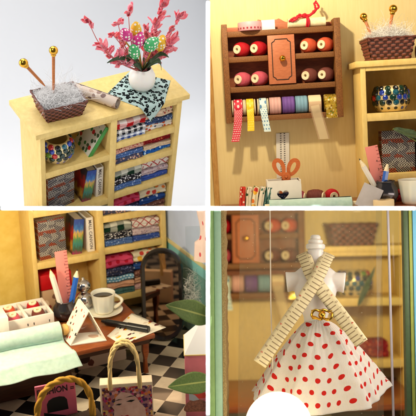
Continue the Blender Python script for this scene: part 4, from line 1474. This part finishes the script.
# folded tent card with printed pictures
CARDP = mat('make_up_print', floral((230, 224, 208), [(150, 30, 40), (40, 34, 36), (206, 150, 60), (180, 110, 90), (190, 60, 60)], (4.2, 3.6, 1), .3), .5)
Fb, Rb, Rd, Lb = at(71, 346, 2, DZ + .02), at(106, 341, 2, DZ + .02), None, at(67.5, 342, 2, DZ + .02)
ridge0 = at(89, 312, 1, -6.6)
ridge1 = at(79, 299, 1, -4.9)
Rk = Rb + (ridge1 - ridge0) * .85
Rk.z = DZ + .02
Lk = Fb + (ridge1 - ridge0)
Lk.z = DZ + .02
t = thing('tent_card', 'white tent card booklet with small printed pictures', 'booklet')


def panel(a, b_, c, d, name, mt):
    a, b_, c, d = map(Vector, (a, b_, c, d))
    m = MB()
    n = (b_ - a).cross(d - a).normalized() * .05
    lp = lambda u, v: a.lerp(b_, u).lerp(d.lerp(c, u), v)
    m.grid(lambda u, v: lp(u, v), 2, 2, uvs=((b_ - a).length / 1.0, (d - a).length / 1.0))
    o = m.build(name, mt, t, 0)
    md = o.modifiers.new('thick', 'SOLIDIFY')
    md.thickness = .06
    return o


panel(Fb, Lk, ridge1, ridge0, 'left_leaf', CARDP)
panel(Rb, ridge0, ridge1, Rk, 'right_leaf', CARDP)
panel(Fb, Rb, Rk, Lk, 'base_leaf', mat('white_print_leaf', floral((226, 222, 214), [(150, 90, 100), (90, 110, 100), (190, 160, 140)], (1.3, 1.3, 1), .35), .5))
# flat printed sheet and the black marker
c = [at(107, 336, 2, DZ + .015), at(132, 313, 2, DZ + .015), at(166, 328, 2, DZ + .015), at(122, 345, 2, DZ + .015)]
m = MB()
m.grid(lambda u, v: (lambda p: (p.x, p.y, DZ + .02 + (.05 * u * v)))(c[0].lerp(c[1], v).lerp(c[3].lerp(c[2], v), u)), 12, 12, uvs=(3.2, 4.2))
o = m.build('printed_sheet', mat('cosmetics_print', floral((228, 222, 206), [(30, 26, 28), (120, 24, 36), (214, 168, 40), (90, 30, 30), (206, 190, 170)], (2.8, 1.5, 1), .36), .45), None, 80)
md = o.modifiers.new('thick', 'SOLIDIFY')
md.thickness, md.offset = .02, 1
tag(o, 'white sheet printed with cosmetics under the black marker', 'paper')
a, b = at(101.5, 321, 2, DZ + .22), at(149, 329.5, 2, DZ + .25)
t = thing('marker_pen', 'black capped marker pen lying on the printed sheet', 'marker', along(a, b))
L = (b - a).length
BLKPL = mat('black_plastic', S(20, 20, 22), .3)
MB().lathe([(0, .0), (.09, .02), (.13, .3), (.19, .34), (.2, .5), (.2, L * .55)], 20).build('barrel', BLKPL, t, 30)
MB().lathe([(.2, L * .552), (.225, L * .56), (.225, L - .04), (.19, L), (0, L)], 20).build('cap', BLKPL, t, 30)
# --- oval mirror
FRAME = mat('black_lacquer_frame', S(20, 15, 13), .25, coat=.3)
GLASS = mat('brown_mirror_glass', S(150, 128, 110), .03, 1)
MO = at(163.5, 341.5, 2, FZ)
t = thing('floor_mirror', 'tall rounded floor mirror in a black frame', 'mirror', T(MO.x, MO.y, FZ + .05) @ RZ(-27) @ RX(-4))


def capsule(w_, h_, z0, n=20):
    r = w_ / 2
    pts = [(r * math.cos(PI + PI * k / n), z0 + r + r * math.sin(PI + PI * k / n)) for k in range(n + 1)]
    pts += [(r * math.cos(PI * k / n), z0 + h_ - r + r * math.sin(PI * k / n)) for k in range(n + 1)]
    return pts


MW, MH = 2.95, 6.75
outer, inner = capsule(MW, MH, 0), capsule(MW - .62, MH - .62, .31)
mid = capsule(MW - .2, MH - .2, .1)
n = len(outer)
m = MB()
prof = [(outer, .34), (outer, .02), (mid, -.1), (inner, -.02), (inner, .1)]
vs = [(x, y, z) for ring, y in prof for x, z in ring]
fs = []
for i in range(len(prof) - 1):
    for k in range(n):
        j = (k + 1) % n
        fs.append((i * n + k, i * n + j, (i + 1) * n + j, (i + 1) * n + k))
fs.append(tuple(range(n)))
m.add(vs, fs)
m.build('frame', FRAME, t, 40)
m = MB()
m.add([(x, .06, z) for x, z in inner], [tuple(range(n))])
m.build('mirror_glass', GLASS, t, 0)
MB().tube([(-.8, .3, 4.4), (-1.0, 1.9, -.04)], .12, 10).build('prop_leg', FRAME, t)
MB().tube([(.8, .3, 4.4), (1.0, 1.9, -.04)], .12, 10).build('prop_leg', FRAME, t)
# --- right edge: clear pane, fibres, hanging dress, gift box, leaves
ACR = bpy.data.materials.new('clear_acrylic')
ACR.use_nodes = True
h = NT(ACR)
tr = h.n('BsdfTransparent', {0: (.93, .95, .95, 1)})
gl = h.n('BsdfGlossy', {0: (1, 1, 1, 1), 'Roughness': .08})
fr = h.n('LayerWeight', {0: .25}).outputs[0]
mx = h.n('MixShader', {0: h.m('MULTIPLY', fr, .55), 1: tr.outputs[0], 2: gl.outputs[0]})
ACR.node_tree.links.new(mx.outputs[0], ACR.node_tree.nodes['Material Output'].inputs[0])
pp = at(187, 300, 1, -6.0)
o = MB().box(0, 4, 0, .12, 0, 9, .02).build('acrylic_screen', ACR)
tag(o, 'clear acrylic pane standing right of the mirror', 'pane', M=T(pp.x, -6.0, FZ) @ RZ(-24))
q = at(200, 283, 1, -4.6)
fluff(T(q.x, q.y, q.z - 1.6), 'silver fibre tangle behind the clear pane', 480, 1.15, .8, .0, 3.2, .007)
DRS = mat('pink_dotted_dress', dots((206, 186, 182), (186, 70, 80), 1.0, .15), .8, weave=(.2, 30))
q = at(204, 231, 1, -7.5)
t = thing('hanging_dress', 'pale pink dotted dress hanging at the right edge', 'dress', T(q.x + .3, -7.5, q.z - 1.95))
m = MB()
m.grid(lambda u, v: (lambda a, r: (r * (1 + .08 * math.sin(5 * a)) * math.cos(a), .7 * r * math.sin(a), 4.1 * v))(2 * PI * u, (.95 - .32 * math.sin(PI * min(v * 1.1, 1)) ** 2 * (v > .3) - .25 * v)), 48, 20, uvs=(6, 4))
m.build('dress_cloth', DRS, t, 80)
gx = at(184.5, 356, 1, -14.0)
t = thing('gift_box', 'pink gift box with a printed bird and white lid', 'box', T(gx.x, -14.0, 0) @ RZ(-24))
MB().box(0, 3.2, 0, 2.6, FZ + .003, gx.z, .04).build('body', mat('pink_box_paper', S(214, 120, 136), .5, var=(.08, 2)), t)
lz = gx.z
m = MB()
m.box(-.04, 3.24, -.04, 2.64, lz + .002, lz + .07, .015)
m.build('rim', mat('kraft_edge', S(214, 186, 120), .6), t)
m = MB()
m.add([(0, .0, lz + .072), (3.2, 0, lz + .072), (3.2, 2.6, lz + .072), (0, 2.6, lz + .072), (1.0, 1.3, lz + 1.55), (2.6, 1.3, lz + 1.55)], [(0, 1, 5, 4), (1, 2, 5), (2, 3, 4, 5), (3, 0, 4)])
m.build('lid', mat('white_yellow_paper', floral((220, 222, 232), [(236, 196, 60), (220, 222, 232), (220, 222, 232)], .9, .4), .5), t, 0)
m = MB()
cz = gx.z - 3.35
m.prism([(.35 + .9 * math.cos(a) * (1 if math.cos(a) > 0 else .8) + .25, cz + .42 * math.sin(a) - .12 * math.cos(2 * a)) for a in [2 * PI * k / 24 for k in range(24)]], -.012, .0)
m.build('bird_body', mat('brown_print', mottled((120, 80, 70), (170, 110, 90), 8), .6), t)
m = MB()
m.prism([(.25, cz + .75), (.7, cz + .55), (1.3, cz + .62), (1.5, cz + .85), (1.0, cz + .95), (.5, cz + .98)], -.014, 0)
m.build('cherry_print', mat('coral_print', S(216, 70, 60), .6), t)
m = MB()
m.prism([(.2, cz + .5), (.45, cz + .42), (.8, cz + .5), (.55, cz + .8), (.2, cz + .95)], -.016, 0)
m.build('ribbon_print', mat('grey_print', S(176, 184, 198), .6), t)
PLANT = mat('plant_leaf_green', lambda h: (lambda x: h.mix(h.less(h.m('ABSOLUTE', h.m('SUBTRACT', x[0], .5)), .035), h.mix(h.noise(h.co('UV', (3, 9, 1)), 3, 4), S(62, 96, 44), S(124, 148, 82)), S(172, 182, 110)))(h.xyz(h.co('UV', 1))), .45, sss=.05, bump=(.2, 8))
p, q = at(167, 304, 1, -15.6), at(212, 318, 1, -16.0)
big_leaf(q, p, (.15, -.8, .75), 1.6, 'green leaf with a pale midrib, upper of two at the right edge', (q.x + .6, q.y, q.z - .4), .18, PLANT)
p, q = at(168, 386, 1, -15.8), at(212, 381, 1, -16.2)
big_leaf(q, p, (.1, -.7, .8), 1.45, 'green leaf with a pale midrib, lower of two at the right edge', (q.x + .6, q.y, q.z - .5), .16, PLANT)
# --- bags on the floor
BAGY = -12.2
b0, b1 = at(101, 416, 1, BAGY), at(154, 416, 1, BAGY)
tl, trr = at(99, 379, 1, BAGY), at(150, 377, 1, BAGY)
bw, top = (trr - tl).length, tl.z
SC = at(99, 379, 1, BAGY)
t = thing('portrait_tote', 'white tote bag printed with a flower haired portrait', 'tote bag', T(tl.x, BAGY, 0) @ RZ(-20) @ RX(0))
CANV = mat('white_canvas', S(232, 216, 190), .85, weave=(.3, 24), var=(.06, 2))
bw = bw * .95
top -= .4
MB().box(0, bw, 0, .85, FZ + .01, top, .05).build('bag_body', CANV, t)
fm = mat('flower_hair_print', floral((176, 120, 130), [(200, 50, 60), (90, 40, 90), (226, 130, 70), (60, 50, 90), (232, 170, 170), (110, 60, 50), (190, 60, 130), (236, 200, 120)], (7, 7, 1), .6), .7)
x0, x1, z1 = .12, bw - .06, top - .22
m = MB()
m.box(x0, x1, -.012, .0, FZ + .05, z1, 0)
pp = m.build('print_panel', fm, t, 0)
m = MB()
fx, fz = x0 + (x1 - x0) * .42, z1 - 1.25
face = [(fx - .62, fz - .9), (fx - .55, fz - .2), (fx - .68, fz + .02), (fx - .5, fz + .2), (fx - .45, fz + .6), (fx - .1, fz + .95), (fx + .35, fz + .85), (fx + .75, fz + .55), (fx + 1.0, fz + .1), (fx + 1.25, fz - .2), (fx + 1.3, fz - 1.0), (fx + .9, fz - 1.9), (fx - .2, fz - 1.9), (fx - .35, fz - 1.35), (fx - .6, fz - 1.2)]
m.prism(face, -.022, -.0125)
m.build('face_print', mat('face_print', mottled((222, 176, 164), (236, 200, 190), 2), .7), pp, 0)
m = MB()
for ex, ez, s in ((fx - .28, fz + .12, .75), (fx + .42, fz + .3, 1.0)):
    m.prism([(ex - .26 * s, ez), (ex, ez + .1 * s), (ex + .26 * s, ez + .08 * s), (ex + .05, ez - .05 * s)], -.03, -.0225)
    m.prism([(ex - .3 * s, ez + .26), (ex, ez + .36), (ex + .32 * s, ez + .34), (ex, ez + .3)], -.03, -.0225)
m.build('eye_print', BLACKP, pp, 0)
m = MB()
m.prism([(fx - .4, fz - .72), (fx - .15, fz - .6), (fx, fz - .64), (fx + .2, fz - .58), (fx + .34, fz - .7), (fx, fz - .88)], -.03, -.0225)
m.build('lip_print', mat('lip_red', S(190, 40, 60), .5), pp, 0)
ROPE = mat('cream_rope', S(226, 200, 140), .8, bump=(.4, 20))


def rope(pts, r, name, mt, par, tw=3.0):
    pts = [Vector(p) for p in pts]
    m = MB()
    N = len(pts)
    for s in range(2):
        o2 = []
        for k, p in enumerate(pts):
            tng = (pts[min(k + 1, N - 1)] - pts[max(k - 1, 0)]).normalized()
            nr = tng.cross(Vector((0, 1, .02))).normalized()
            bn = tng.cross(nr)
            a = tw * k / 4.2 + s * PI
            o2.append(p + (nr * math.cos(a) + bn * math.sin(a)) * r * .5)
        m.tube(o2, r, 8)
    return m.build(name, mt, par, 80)


def arch(xa, xb, z0, zp, y, n=36):
    xm, hw = (xa + xb) / 2, (xb - xa) / 2
    return [(xm + hw * math.cos(PI - PI * k / n) * (1 if True else 0), y, z0 + (zp - z0) * math.sin(PI * k / n) ** .62) for k in range(n + 1)]


hz = at(124, 341, 1, BAGY - .3).z
rope(arch(bw * .2, bw * .76, top - .3, hz, -.1), .09, 'handle', ROPE, t)
rope(arch(bw * .2, bw * .75, top - .3, hz - .3, .9), .09, 'handle', ROPE, t)
# bag with the yellow rope handle, mostly below the picture, and the magazine in it
YY = -13.4
a0, a1, ap = at(37, 418, 1, YY), at(93, 418, 1, YY), at(64, 379.5, 1, YY)
t = thing('yellow_handle_bag', 'bag with a thick yellow rope handle in front of the magazine', 'bag')
bz = a0.z - .7
MB().box(a0.x - .5, a1.x + .5, YY - .4, YY + .7, bz - 1.6, bz, .08).build('bag_body', mat('dark_weave_bag', S(60, 44, 34), .8, weave=(.4, 10)), t)
rope(arch(a0.x, a1.x, bz - .1, ap.z, YY), .135, 'handle', mat('yellow_rope', S(214, 158, 52), .75, bump=(.4, 16)), t)
m0, m1, mt_, mr = at(35, 388, 1, YY + .9), at(73.5, 386.5, 1, YY + .9), None, None
mw = (m1 - m0).length
t = thing('fashion_magazine', 'pink magazine with black FASHION lettering behind the yellow handle', 'magazine', T(m0.x, YY + .95, m0.z) @ RY(-1) @ RZ(-6))
MB().box(0, mw, 0, .12, -3.4, 0, .01).build('cover', mat('pink_cover', S(224, 110, 140), .5, var=(.05, 3)), t)
m = MB()
text_mesh('FASHION', .45, m, T(mw * .42, -.004, -.42) @ RX(90) @ Matrix.Diagonal((.92, 1.15, 1, 1)), depth=.004, bold=.012)
m.build('lettering', BLACKP, t)
m = MB()
cxx = mw * .53
m.prism([(cxx - .62, -1.75), (cxx - .62, -1.2), (cxx - .5, -.98), (cxx - .25, -.86), (cxx + .1, -.84), (cxx + .38, -.92), (cxx + .52, -1.12), (cxx + .56, -1.75)], -.008, 0)
m.prism([(.35, -1.68), (1.1, -1.95), (mw * .75, -2.15), (mw - .05, -2.2), (mw - .05, -3.3), (.3, -3.3)], -.0085, 0)
m.build('black_print', BLACKP, t)
m = MB()
for k in range(5):
    m.box(.1, .2, -.006, 0, -.5 - .28 * k, -.36 - .28 * k, 0)
for k in range(2):
    m.box(mw * .87, mw * .97, -.006, 0, -.44 - .1 * k, -.38 - .1 * k, 0)
m.build('small_print', BLACKP, t)
# ================================================================== LOWER RIGHT: dress form in the window, room behind
PANEL = 'D'
U = .5 * 57 / FPX
X = lambda px: (px - 208) / 2 * 57 / FPX                   # picture position (2x pixels) to size on the plane y = 0
Z = lambda py: (208 - py) / 2 * 57 / FPX
GREENW = mat('sage_green_paint', S(148, 184, 118), .6, bump=(.25, 6), var=(.12, 3))
TEALW = mat('light_sage_edge', S(176, 214, 188), .6, bump=(.15, 8), var=(.06, 3))
PLY = mat('raw_plywood_edge', grain((150, 110, 60), (214, 184, 130), (6, 6, 3), 4), .7, bump=(.5, 12))
t = thing('window_frame', 'sage green window frame standing left of the dress', 'window frame', RY(-1.4) @ T(-.38))
MB().box(X(-30), X(24), -1.2, .8, -9, 9, .05).build('post', GREENW, t)
MB().box(X(24) + .01, X(38), -1.0, .9, -9, 9, .04).build('inner_strip', TEALW, t)
m = MB()
random.seed(9)
pts = []
for k in range(61):
    pts.append((X(38) + .26 + random.uniform(-.05, .05), -9 + .3 * k))
m.prism([(X(38) + .01, -9)] + pts + [(X(38) + .01, 9)], -.6, .95)
m.build('torn_edge', PLY, t)
t = thing('window_frame', 'narrow green window frame right of the dress', 'window frame', RY(-.3))
MB().box(X(387), X(397), -.4, 1.0, -9, 9, .03).build('post', mat('dark_olive_edge', S(74, 92, 60), .5, var=(.15, 3)), t)
MB().box(X(397) + .01, X(404), -.5, 1.0, -9, 9, .03).build('inner_strip', mat('lime_edge', S(150, 158, 70), .5, var=(.1, 3)), t)
MB().box(X(404) + .01, X(440), -.6, 1.0, -9, 9, .03).build('outer_board', mat('sky_blue_board', S(110, 176, 206), .6, var=(.06, 3)), t)
o = MB().box(X(336), X(382), 1.15, 1.3, -9, 9, .02).build('clear_strip', ACR)
tag(o, 'clear acrylic strip inside the right window frame', 'strip')
o = MB().box(X(359), X(363.5), .2, .6, -9, 9, .05).build('clear_rod', mat('frosted_acrylic', S(214, 206, 216), .25, trans=.35, spec=.6))
tag(o, 'frosted upright acrylic edge beside the skirt', 'rod', M=RY(-.9))
# pane behind the dress form: dust specks, plus a warm haze painted in
DUST_HAZE = bpy.data.materials.new('dusty_hazed_glass')
DUST_HAZE.use_nodes = True
h = NT(DUST_HAZE)
tr = h.n('BsdfTransparent', {0: (.97, .97, .96, 1)})
df = h.n('BsdfDiffuse', {0: (.85, .72, .48, 1)})
vo = h.n('TexVoronoi', {'Vector': h.co('Object', 1), 'Scale': 2.6, 'Randomness': 1})
rr = h.xyz(vo.outputs[1])
spk = h.less(vo.outputs[0], h.m('MULTIPLY', rr[0], .1))
haze_veil = h.m('MULTIPLY', h.noise(h.co('Object', (1, 1, .6)), 1.5, 5, .7), .22)
mx = h.n('MixShader', {0: h.m('MAXIMUM', h.m('MULTIPLY', spk, .75), haze_veil), 1: tr.outputs[0], 2: df.outputs[0]})
DUST_HAZE.node_tree.links.new(mx.outputs[0], DUST_HAZE.node_tree.nodes['Material Output'].inputs[0])
m = MB()
m.add([(X(52), 2.9, -9), (X(352), 2.9, -9), (X(352), 2.9, 9), (X(52), 2.9, 9)], [(0, 1, 2, 3)])
o = m.build('window_pane', DUST_HAZE, None, 0)
md = o.modifiers.new('thick', 'SOLIDIFY')
md.thickness = .05
tag(o, 'dusty glass pane behind the white dress form', 'window pane')
m = MB()
m.tube([(X(122), -1.0, Z(-10)), (X(125), -1.0, Z(190)), (X(134), -1.0, Z(430))], .045, 8)
o = m.build('white_string', mat('white_cord', S(226, 210, 186), .6), None)
tag(o, 'thin white string hanging left of the dress form', 'string')
# --- dress form
FORM = mat('translucent_white_plastic', S(236, 228, 220), .35, sss=.5, coat=.2)
t = thing('dress_form', 'white plastic dress form with a tiered neck knob', 'dress form', T(X(213), 0, 0))
m = MB()
zb = Z(250)
secs = [(Z(262), .72, .6), (Z(235), .74, .6), (Z(215), .82, .64), (Z(195), 1.08, .78), (Z(175), 1.36, .92), (Z(155), 1.5, .9), (Z(138), 1.5, .74), (Z(125), 1.34, .62), (Z(117), 1.0, .54), (Z(108), .62, .48), (Z(96), .56, .46), (Z(84), .55, .45), (Z(74), .5, .42), (Z(73), .0, 0)]
vs, fs = [], []
N = 36
for z, rx, ry in secs:
    for k in range(N):
        a = 2 * PI * k / N
        vs.append((rx * math.cos(a), ry * math.sin(a) - (.1 if ry > .7 else 0), z))
for i in range(len(secs) - 1):
    for k in range(N):
        fs.append((i * N + k, i * N + (k + 1) % N, (i + 1) * N + (k + 1) % N, (i + 1) * N + k))
m.add(vs, fs)
m.add(vs[:N], [tuple(range(N))])
for sg in (-1, 1):                                          # arm stubs with flat round ends
    A, B = Vector((sg * .5, 0, Z(142))), Vector((sg * 1.98, 0, Z(147)))
    m.tube([A, A.lerp(B, .45), A.lerp(B, .8), B], [.62, .62, .66, .72], 24)
o = m.build('torso', FORM, t, 60)
md = o.modifiers.new('join', 'REMESH')
md.mode, md.voxel_size = 'VOXEL', .05
md.use_smooth_shade = True
md = o.modifiers.new('soft', 'SMOOTH')
md.iterations = 6
m = MB()
m.lathe([(0, Z(80)), (.62, Z(80)), (.66, Z(77)), (.66, Z(72)), (.58, Z(69.5)), (.46, Z(69)), (.5, Z(66)), (.5, Z(63)), (.42, Z(61)), (.33, Z(60)), (.36, Z(58)), (.34, Z(54)), (.25, Z(51.5)), (0, Z(51))], 36)
m.build('neck_knob', FORM, t, 40)
# --- skirt
DOTF = mat('red_dotted_cotton', dots((244, 222, 208), (208, 42, 34), (1, 1, 1), .21), .85, weave=(.42, 15), sss=.08, spec=.1)
t = thing('dotted_skirt', 'white skirt with red dots flaring from the dress form', 'skirt', T(X(217), 0, Z(222)))


def skirt(u, v):
    a = 2 * PI * u
    ca, sa = math.cos(a), math.sin(a)
    rx = .68 + (3.75 if ca < 0 else 4.0) * (v ** .85)
    ry = .6 + 2.5 * v ** .9
    sq = .35 + .65 * abs(sa)
    fold = 1 + .02 * (1 - v) * math.sin(34 * a) + .11 * v * sq * math.sin(7 * a + 1.2) + .06 * v * sq * math.sin(12 * a + .5) + .03 * v * sq * math.sin(19 * a)
    x = rx * fold * ca
    y = ry * (fold + .05 * v * math.sin(9 * a)) * sa
    hem = -4.55 + (.25 if ca > 0 else -.05) * ca * 1.0 + (.0 if sa > 0 else 1.42 * sa) - .5 * abs(ca) * (ca < 0)
    z = hem * (v ** 1.08)
    z += .12 * math.sin(PI * v) * math.sin(7 * a + 2)
    return (x, y, z)


m = MB()
vs, uv, fs = [], [], []
NU, NV = 220, 60
for i in range(NU + 1):
    for j in range(NV + 1):
        u, v = i / NU, j / NV
        p = skirt(u, v)
        kk = .03 * noise.noise(Vector(p) * 2.2)
        p = (p[0] + kk, p[1] + kk * 1.5, p[2] + kk)
        vs.append(p)
        L = v * 5.9
        uv.append(((u * 2 * PI - 4.71) * (.3 + L * .7) * 1.4, L * 1.4))
for i in range(NU):
    for j in range(NV):
        a = i * (NV + 1) + j
        fs.append((a, a + NV + 1, a + NV + 2, a + 1))
m.add(vs, fs, uv)
o = m.build('skirt_cloth', DOTF, t, 180)
md = o.modifiers.new('thick', 'SOLIDIFY')
md.thickness = .03
# --- measuring tape crossed over the chest
BROWNINK = mat('tape_ink', S(120, 84, 62), .6)
TAPE = mat('cream_measuring_tape', lambda h: (lambda x: h.mix(h.m('MULTIPLY', h.less(h.m('FRACT', h.m('MULTIPLY', x[1], 3.3)), .22), h.m('GREATER_THAN', x[0], .34)), S(232, 214, 168), S(150, 126, 92)))(h.xyz(h.co('UV', 1))), .55)
t = thing('measuring_tape', 'cream measuring tape crossed over the dress form', 'measuring tape')


def strap(cps, wd, flip, name, offs):
    pts = [Vector(p) for p in cps]
    seg = []
    for i in range(len(pts) - 1):
        p0, p1_, p2, p3 = pts[max(i - 1, 0)], pts[i], pts[i + 1], pts[min(i + 2, len(pts) - 1)]
        for k in range(12):
            s = k / 12
            seg.append(.5 * ((2 * p1_) + (p2 - p0) * s + (2 * p0 - 5 * p1_ + 4 * p2 - p3) * s * s + (3 * p1_ - p0 - 3 * p2 + p3) * s ** 3))
    seg.append(pts[-1])
    m = MB()
    tk = MB()
    rd = MB()
    vs, uv, fs = [], [], []
    ln = 0
    marks = 0
    for k, p in enumerate(seg):
        tg = (seg[min(k + 1, len(seg) - 1)] - seg[max(k - 1, 0)]).normalized()
        kk = max(k, 20)
        tx = seg[min(kk + 1, len(seg) - 1)] - seg[kk - 1]
        sd = Vector((tx.x, 0, tx.z)).cross(Vector((0, -1, 0))).normalized()
        if k:
            ln += (p - seg[k - 1]).length
        for j in range(5):
            q = j / 4
            vs.append(p + sd * (q - .5) * wd + Vector((0, .05 * math.sin(ln * 1.7 + flip) + .16 * (q - .5) * math.sin(ln * .9 + 1) + .1 * (2 * q - 1) ** 2 * (1 if ln < 4 else .2), 0)))
            uv.append(((1 - q) if flip else q, ln))
        while marks * .46 + .3 < ln and k < len(seg) - 1:
            nr = sd.cross(tg)
            if nr.y > 0:
                nr = -nr
            rt = -tg if flip else tg
            M = Matrix((rt, nr.cross(rt), nr)).transposed().to_4x4()
            c_ = p + sd * (.32 * wd * (1 if flip else -1)) + nr * .02 + Vector((0, .05 * math.sin(ln * 1.7 + flip) - .03, 0))
            M.translation = c_
            text_mesh(str(marks % 10), .25, rd if marks % 5 == 4 else tk, M, depth=.003)
            marks += 1
    for k in range(len(seg) - 1):
        for j in range(4):
            a = k * 5 + j
            fs.append((a, a + 1, a + 6, a + 5))
    m.add(vs, fs, uv)
    o = m.build(name, TAPE, t, 80)
    tk.build('lettering', BROWNINK, o)
    rd.build('red_lettering', REDINK, o)
    md = o.modifiers.new('thick', 'SOLIDIFY')
    md.thickness, md.offset = .012, -1


strap([(X(186), .5, Z(93)), (X(187), .05, Z(88)), (X(194), -.6, Z(103)), (X(207), -1.12, Z(136)), (X(232), -1.28, Z(172)), (X(262), -1.7, Z(212)), (X(300), -2.35, Z(264))], .92, False, 'rear_strap', 0)
strap([(X(239), .5, Z(93)), (X(239), .05, Z(88)), (X(232), -.6, Z(103)), (X(216), -1.42, Z(138)), (X(188), -1.58, Z(184)), (X(150), -1.95, Z(240)), (X(107), -2.75, Z(306))], .92, True, 'front_strap', 0)
# --- gold buckle bow
t = thing('gold_buckle', 'gold twisted buckle at the waist of the skirt', 'buckle', T(X(224), -1.35, Z(211)))
m = MB()
for cx_, rx_, rz_, ph in ((-.22, .42, .27, .2), (.3, .42, .3, -.2)):
    m.tube([(cx_ + rx_ * math.cos(a), -.2 + .1 * math.sin(a * 2 + ph), rz_ * math.sin(a) + .06 * math.cos(3 * a)) for a in [2 * PI * k / 30 for k in range(31)]], .085, 8, caps=False)
m.tube([(-.65, -.1, .25), (-.1, -.25, .3), (.5, -.2, .22), (.8, -.1, .28)], .06, 8)
m.tube([(-.6, -.1, -.25), (-.1, -.25, -.28), (.6, -.2, -.25)], .06, 8)
m.build('twisted_rings', GOLD, t, 80)
MB().lathe([(.2 * math.sin(PI * k / 10), .2 * -math.cos(PI * k / 10)) for k in range(11)], 16, T(.02, -.3, 0)).build('bead', GOLD, t, 80)
# --- glowing globe in front
t = thing('globe_lamp', 'round glowing globe lamp in front of the skirt', 'lamp', T(*at(278.5, 426, 1, -6.6)))
GL = mat('glowing_opal_glass', (1, .92, .74, 1), .3, emit=((1, .86, .56, 1), 5))
RG = 2.0
MB().lathe([(RG * math.sin(PI * k / 30), -RG * math.cos(PI * k / 30)) for k in range(31)], 48).build('opal_globe', GL, t, 80)
MB().lathe([(0, -RG - .7), (.8, -RG - .7), (.85, -RG - .4), (.7, -RG + .15), (0, -RG + .1)], 24).build('socket', GOLD, t)
for k, (px, py, lab) in enumerate(((402, 412, 'coral lace tip at the lower right corner'), (356, 414, 'small coral lace tip under the skirt'), )):
    m = MB()
    for i in range(9):
        a = random.uniform(-1.2, 1.2)
        b_ = Vector((X(px), .1, Z(py + 14)))
        m.tube([b_, b_ + Vector((.25 * math.sin(a), -.1, .3)), b_ + Vector((.45 * math.sin(a * 1.4), -.05, .55 + .3 * random.random()))], .05, 6)
    o = m.build('coral_lace', mat('coral_lace', S(226, 84, 66), .6), None)
    tag(o, lab, 'lace')
# --- the room behind
PANEL = 'E'
back_wall(-16, 18, 3.03, -16, 14, 'warm yellow wall far behind the dress form')
wall_cabinet(label='blurred wall cabinet with ribbon rolls behind the window, lower right picture', **CAB)
spools_in(', behind the window')
rolls_in(', behind the window')
bookcase('blurred yellow bookcase behind the window right of the dress form')
basket(T(1.9, 1.15, .365), 'blurred dark basket on the bookcase behind the window', 2.35, 1.7, 2.9, 2.3, 1.3)
jewelled_pot((2.0, 1.1, -2.795), 'blurred jewelled pot on the shelf behind the window', 1.1, 1.6)
t = thing('desk', 'desk far behind the skirt, lower right picture', 'desk')
MB().box(-9, 7, -4.4, 2.9, -8.55, -8.2, .05).build('desk_top', DESKW, t)
folded_cloth(-8.2, -6.2, -.5, 2, -8.19, 1.0, 'redleaf', 'reddish cloth on the desk behind the window')
folded_cloth(-8.0, -6.3, -.45, 1.8, -7.18, .8, 'rosefloral', 'rose cloth on the red cloth behind the window')
folded_cloth(1.0, 4, .4, 2, -6.55, 1.1, 'redfloral', 'dark red cloth on the second shelf behind the window')
p, q = at(358, 306, 1, -3), at(376, 266, 1, -3)
big_leaf(p, q, (.3, -1, .2), .4, 'green leaf blade in front of the far shelf, lower right picture', None, .05, MATS['dark_leaf'])
# ------------------------------------------------------------------ trim everything to its compartment
LIM = HALF + .012


def wm(o):
    return (wm(o.parent) if o.parent else Matrix()) @ o.matrix_basis


def trim(root, sx, sz):
    for o in [root] + list(root.children_recursive):
        if o.type != 'MESH':
            continue
        M = wm(o)
        bb = [M @ Vector(c) for c in o.bound_box]
        for ax, sg, c0 in ((0, sx, MX), (2, sz, MZ)):
            d = [sg * (p[ax] - c0) for p in bb]
            if min(d) >= LIM:
                continue
            if max(d) < LIM:
                bpy.data.objects.remove(o)
                break
            if o.data.users > 1:
                o.data = o.data.copy()
            b = bmesh.new()
            b.from_mesh(o.data)
            Mi = M.inverted()
            n = Vector((0, 0, 0))
            n[ax] = sg
            p = Vector((0, 0, 0))
            p[ax] = c0 + sg * LIM
            ln = (M.to_3x3().transposed() @ n).normalized()
            bmesh.ops.bisect_plane(b, geom=b.verts[:] + b.edges[:] + b.faces[:], plane_co=Mi @ p, plane_no=ln, clear_inner=True)
            if not b.faces:
                b.free()
                bpy.data.objects.remove(o)
                break
            b.to_mesh(o.data)
            b.free()


SIDE = {'A': (-1, 1), 'B': (1, 1), 'C': (-1, -1), 'D': (1, -1), 'E': (1, -1)}
for nm, pk in list(ROOTS):
    trim(bpy.data.objects[nm], *SIDE[pk])
for nm, pk in list(ROOTS):                       # nothing left of it inside the picture
    o = bpy.data.objects.get(nm)
    if o and o.type == 'EMPTY' and not o.children:
        bpy.data.objects.remove(o)
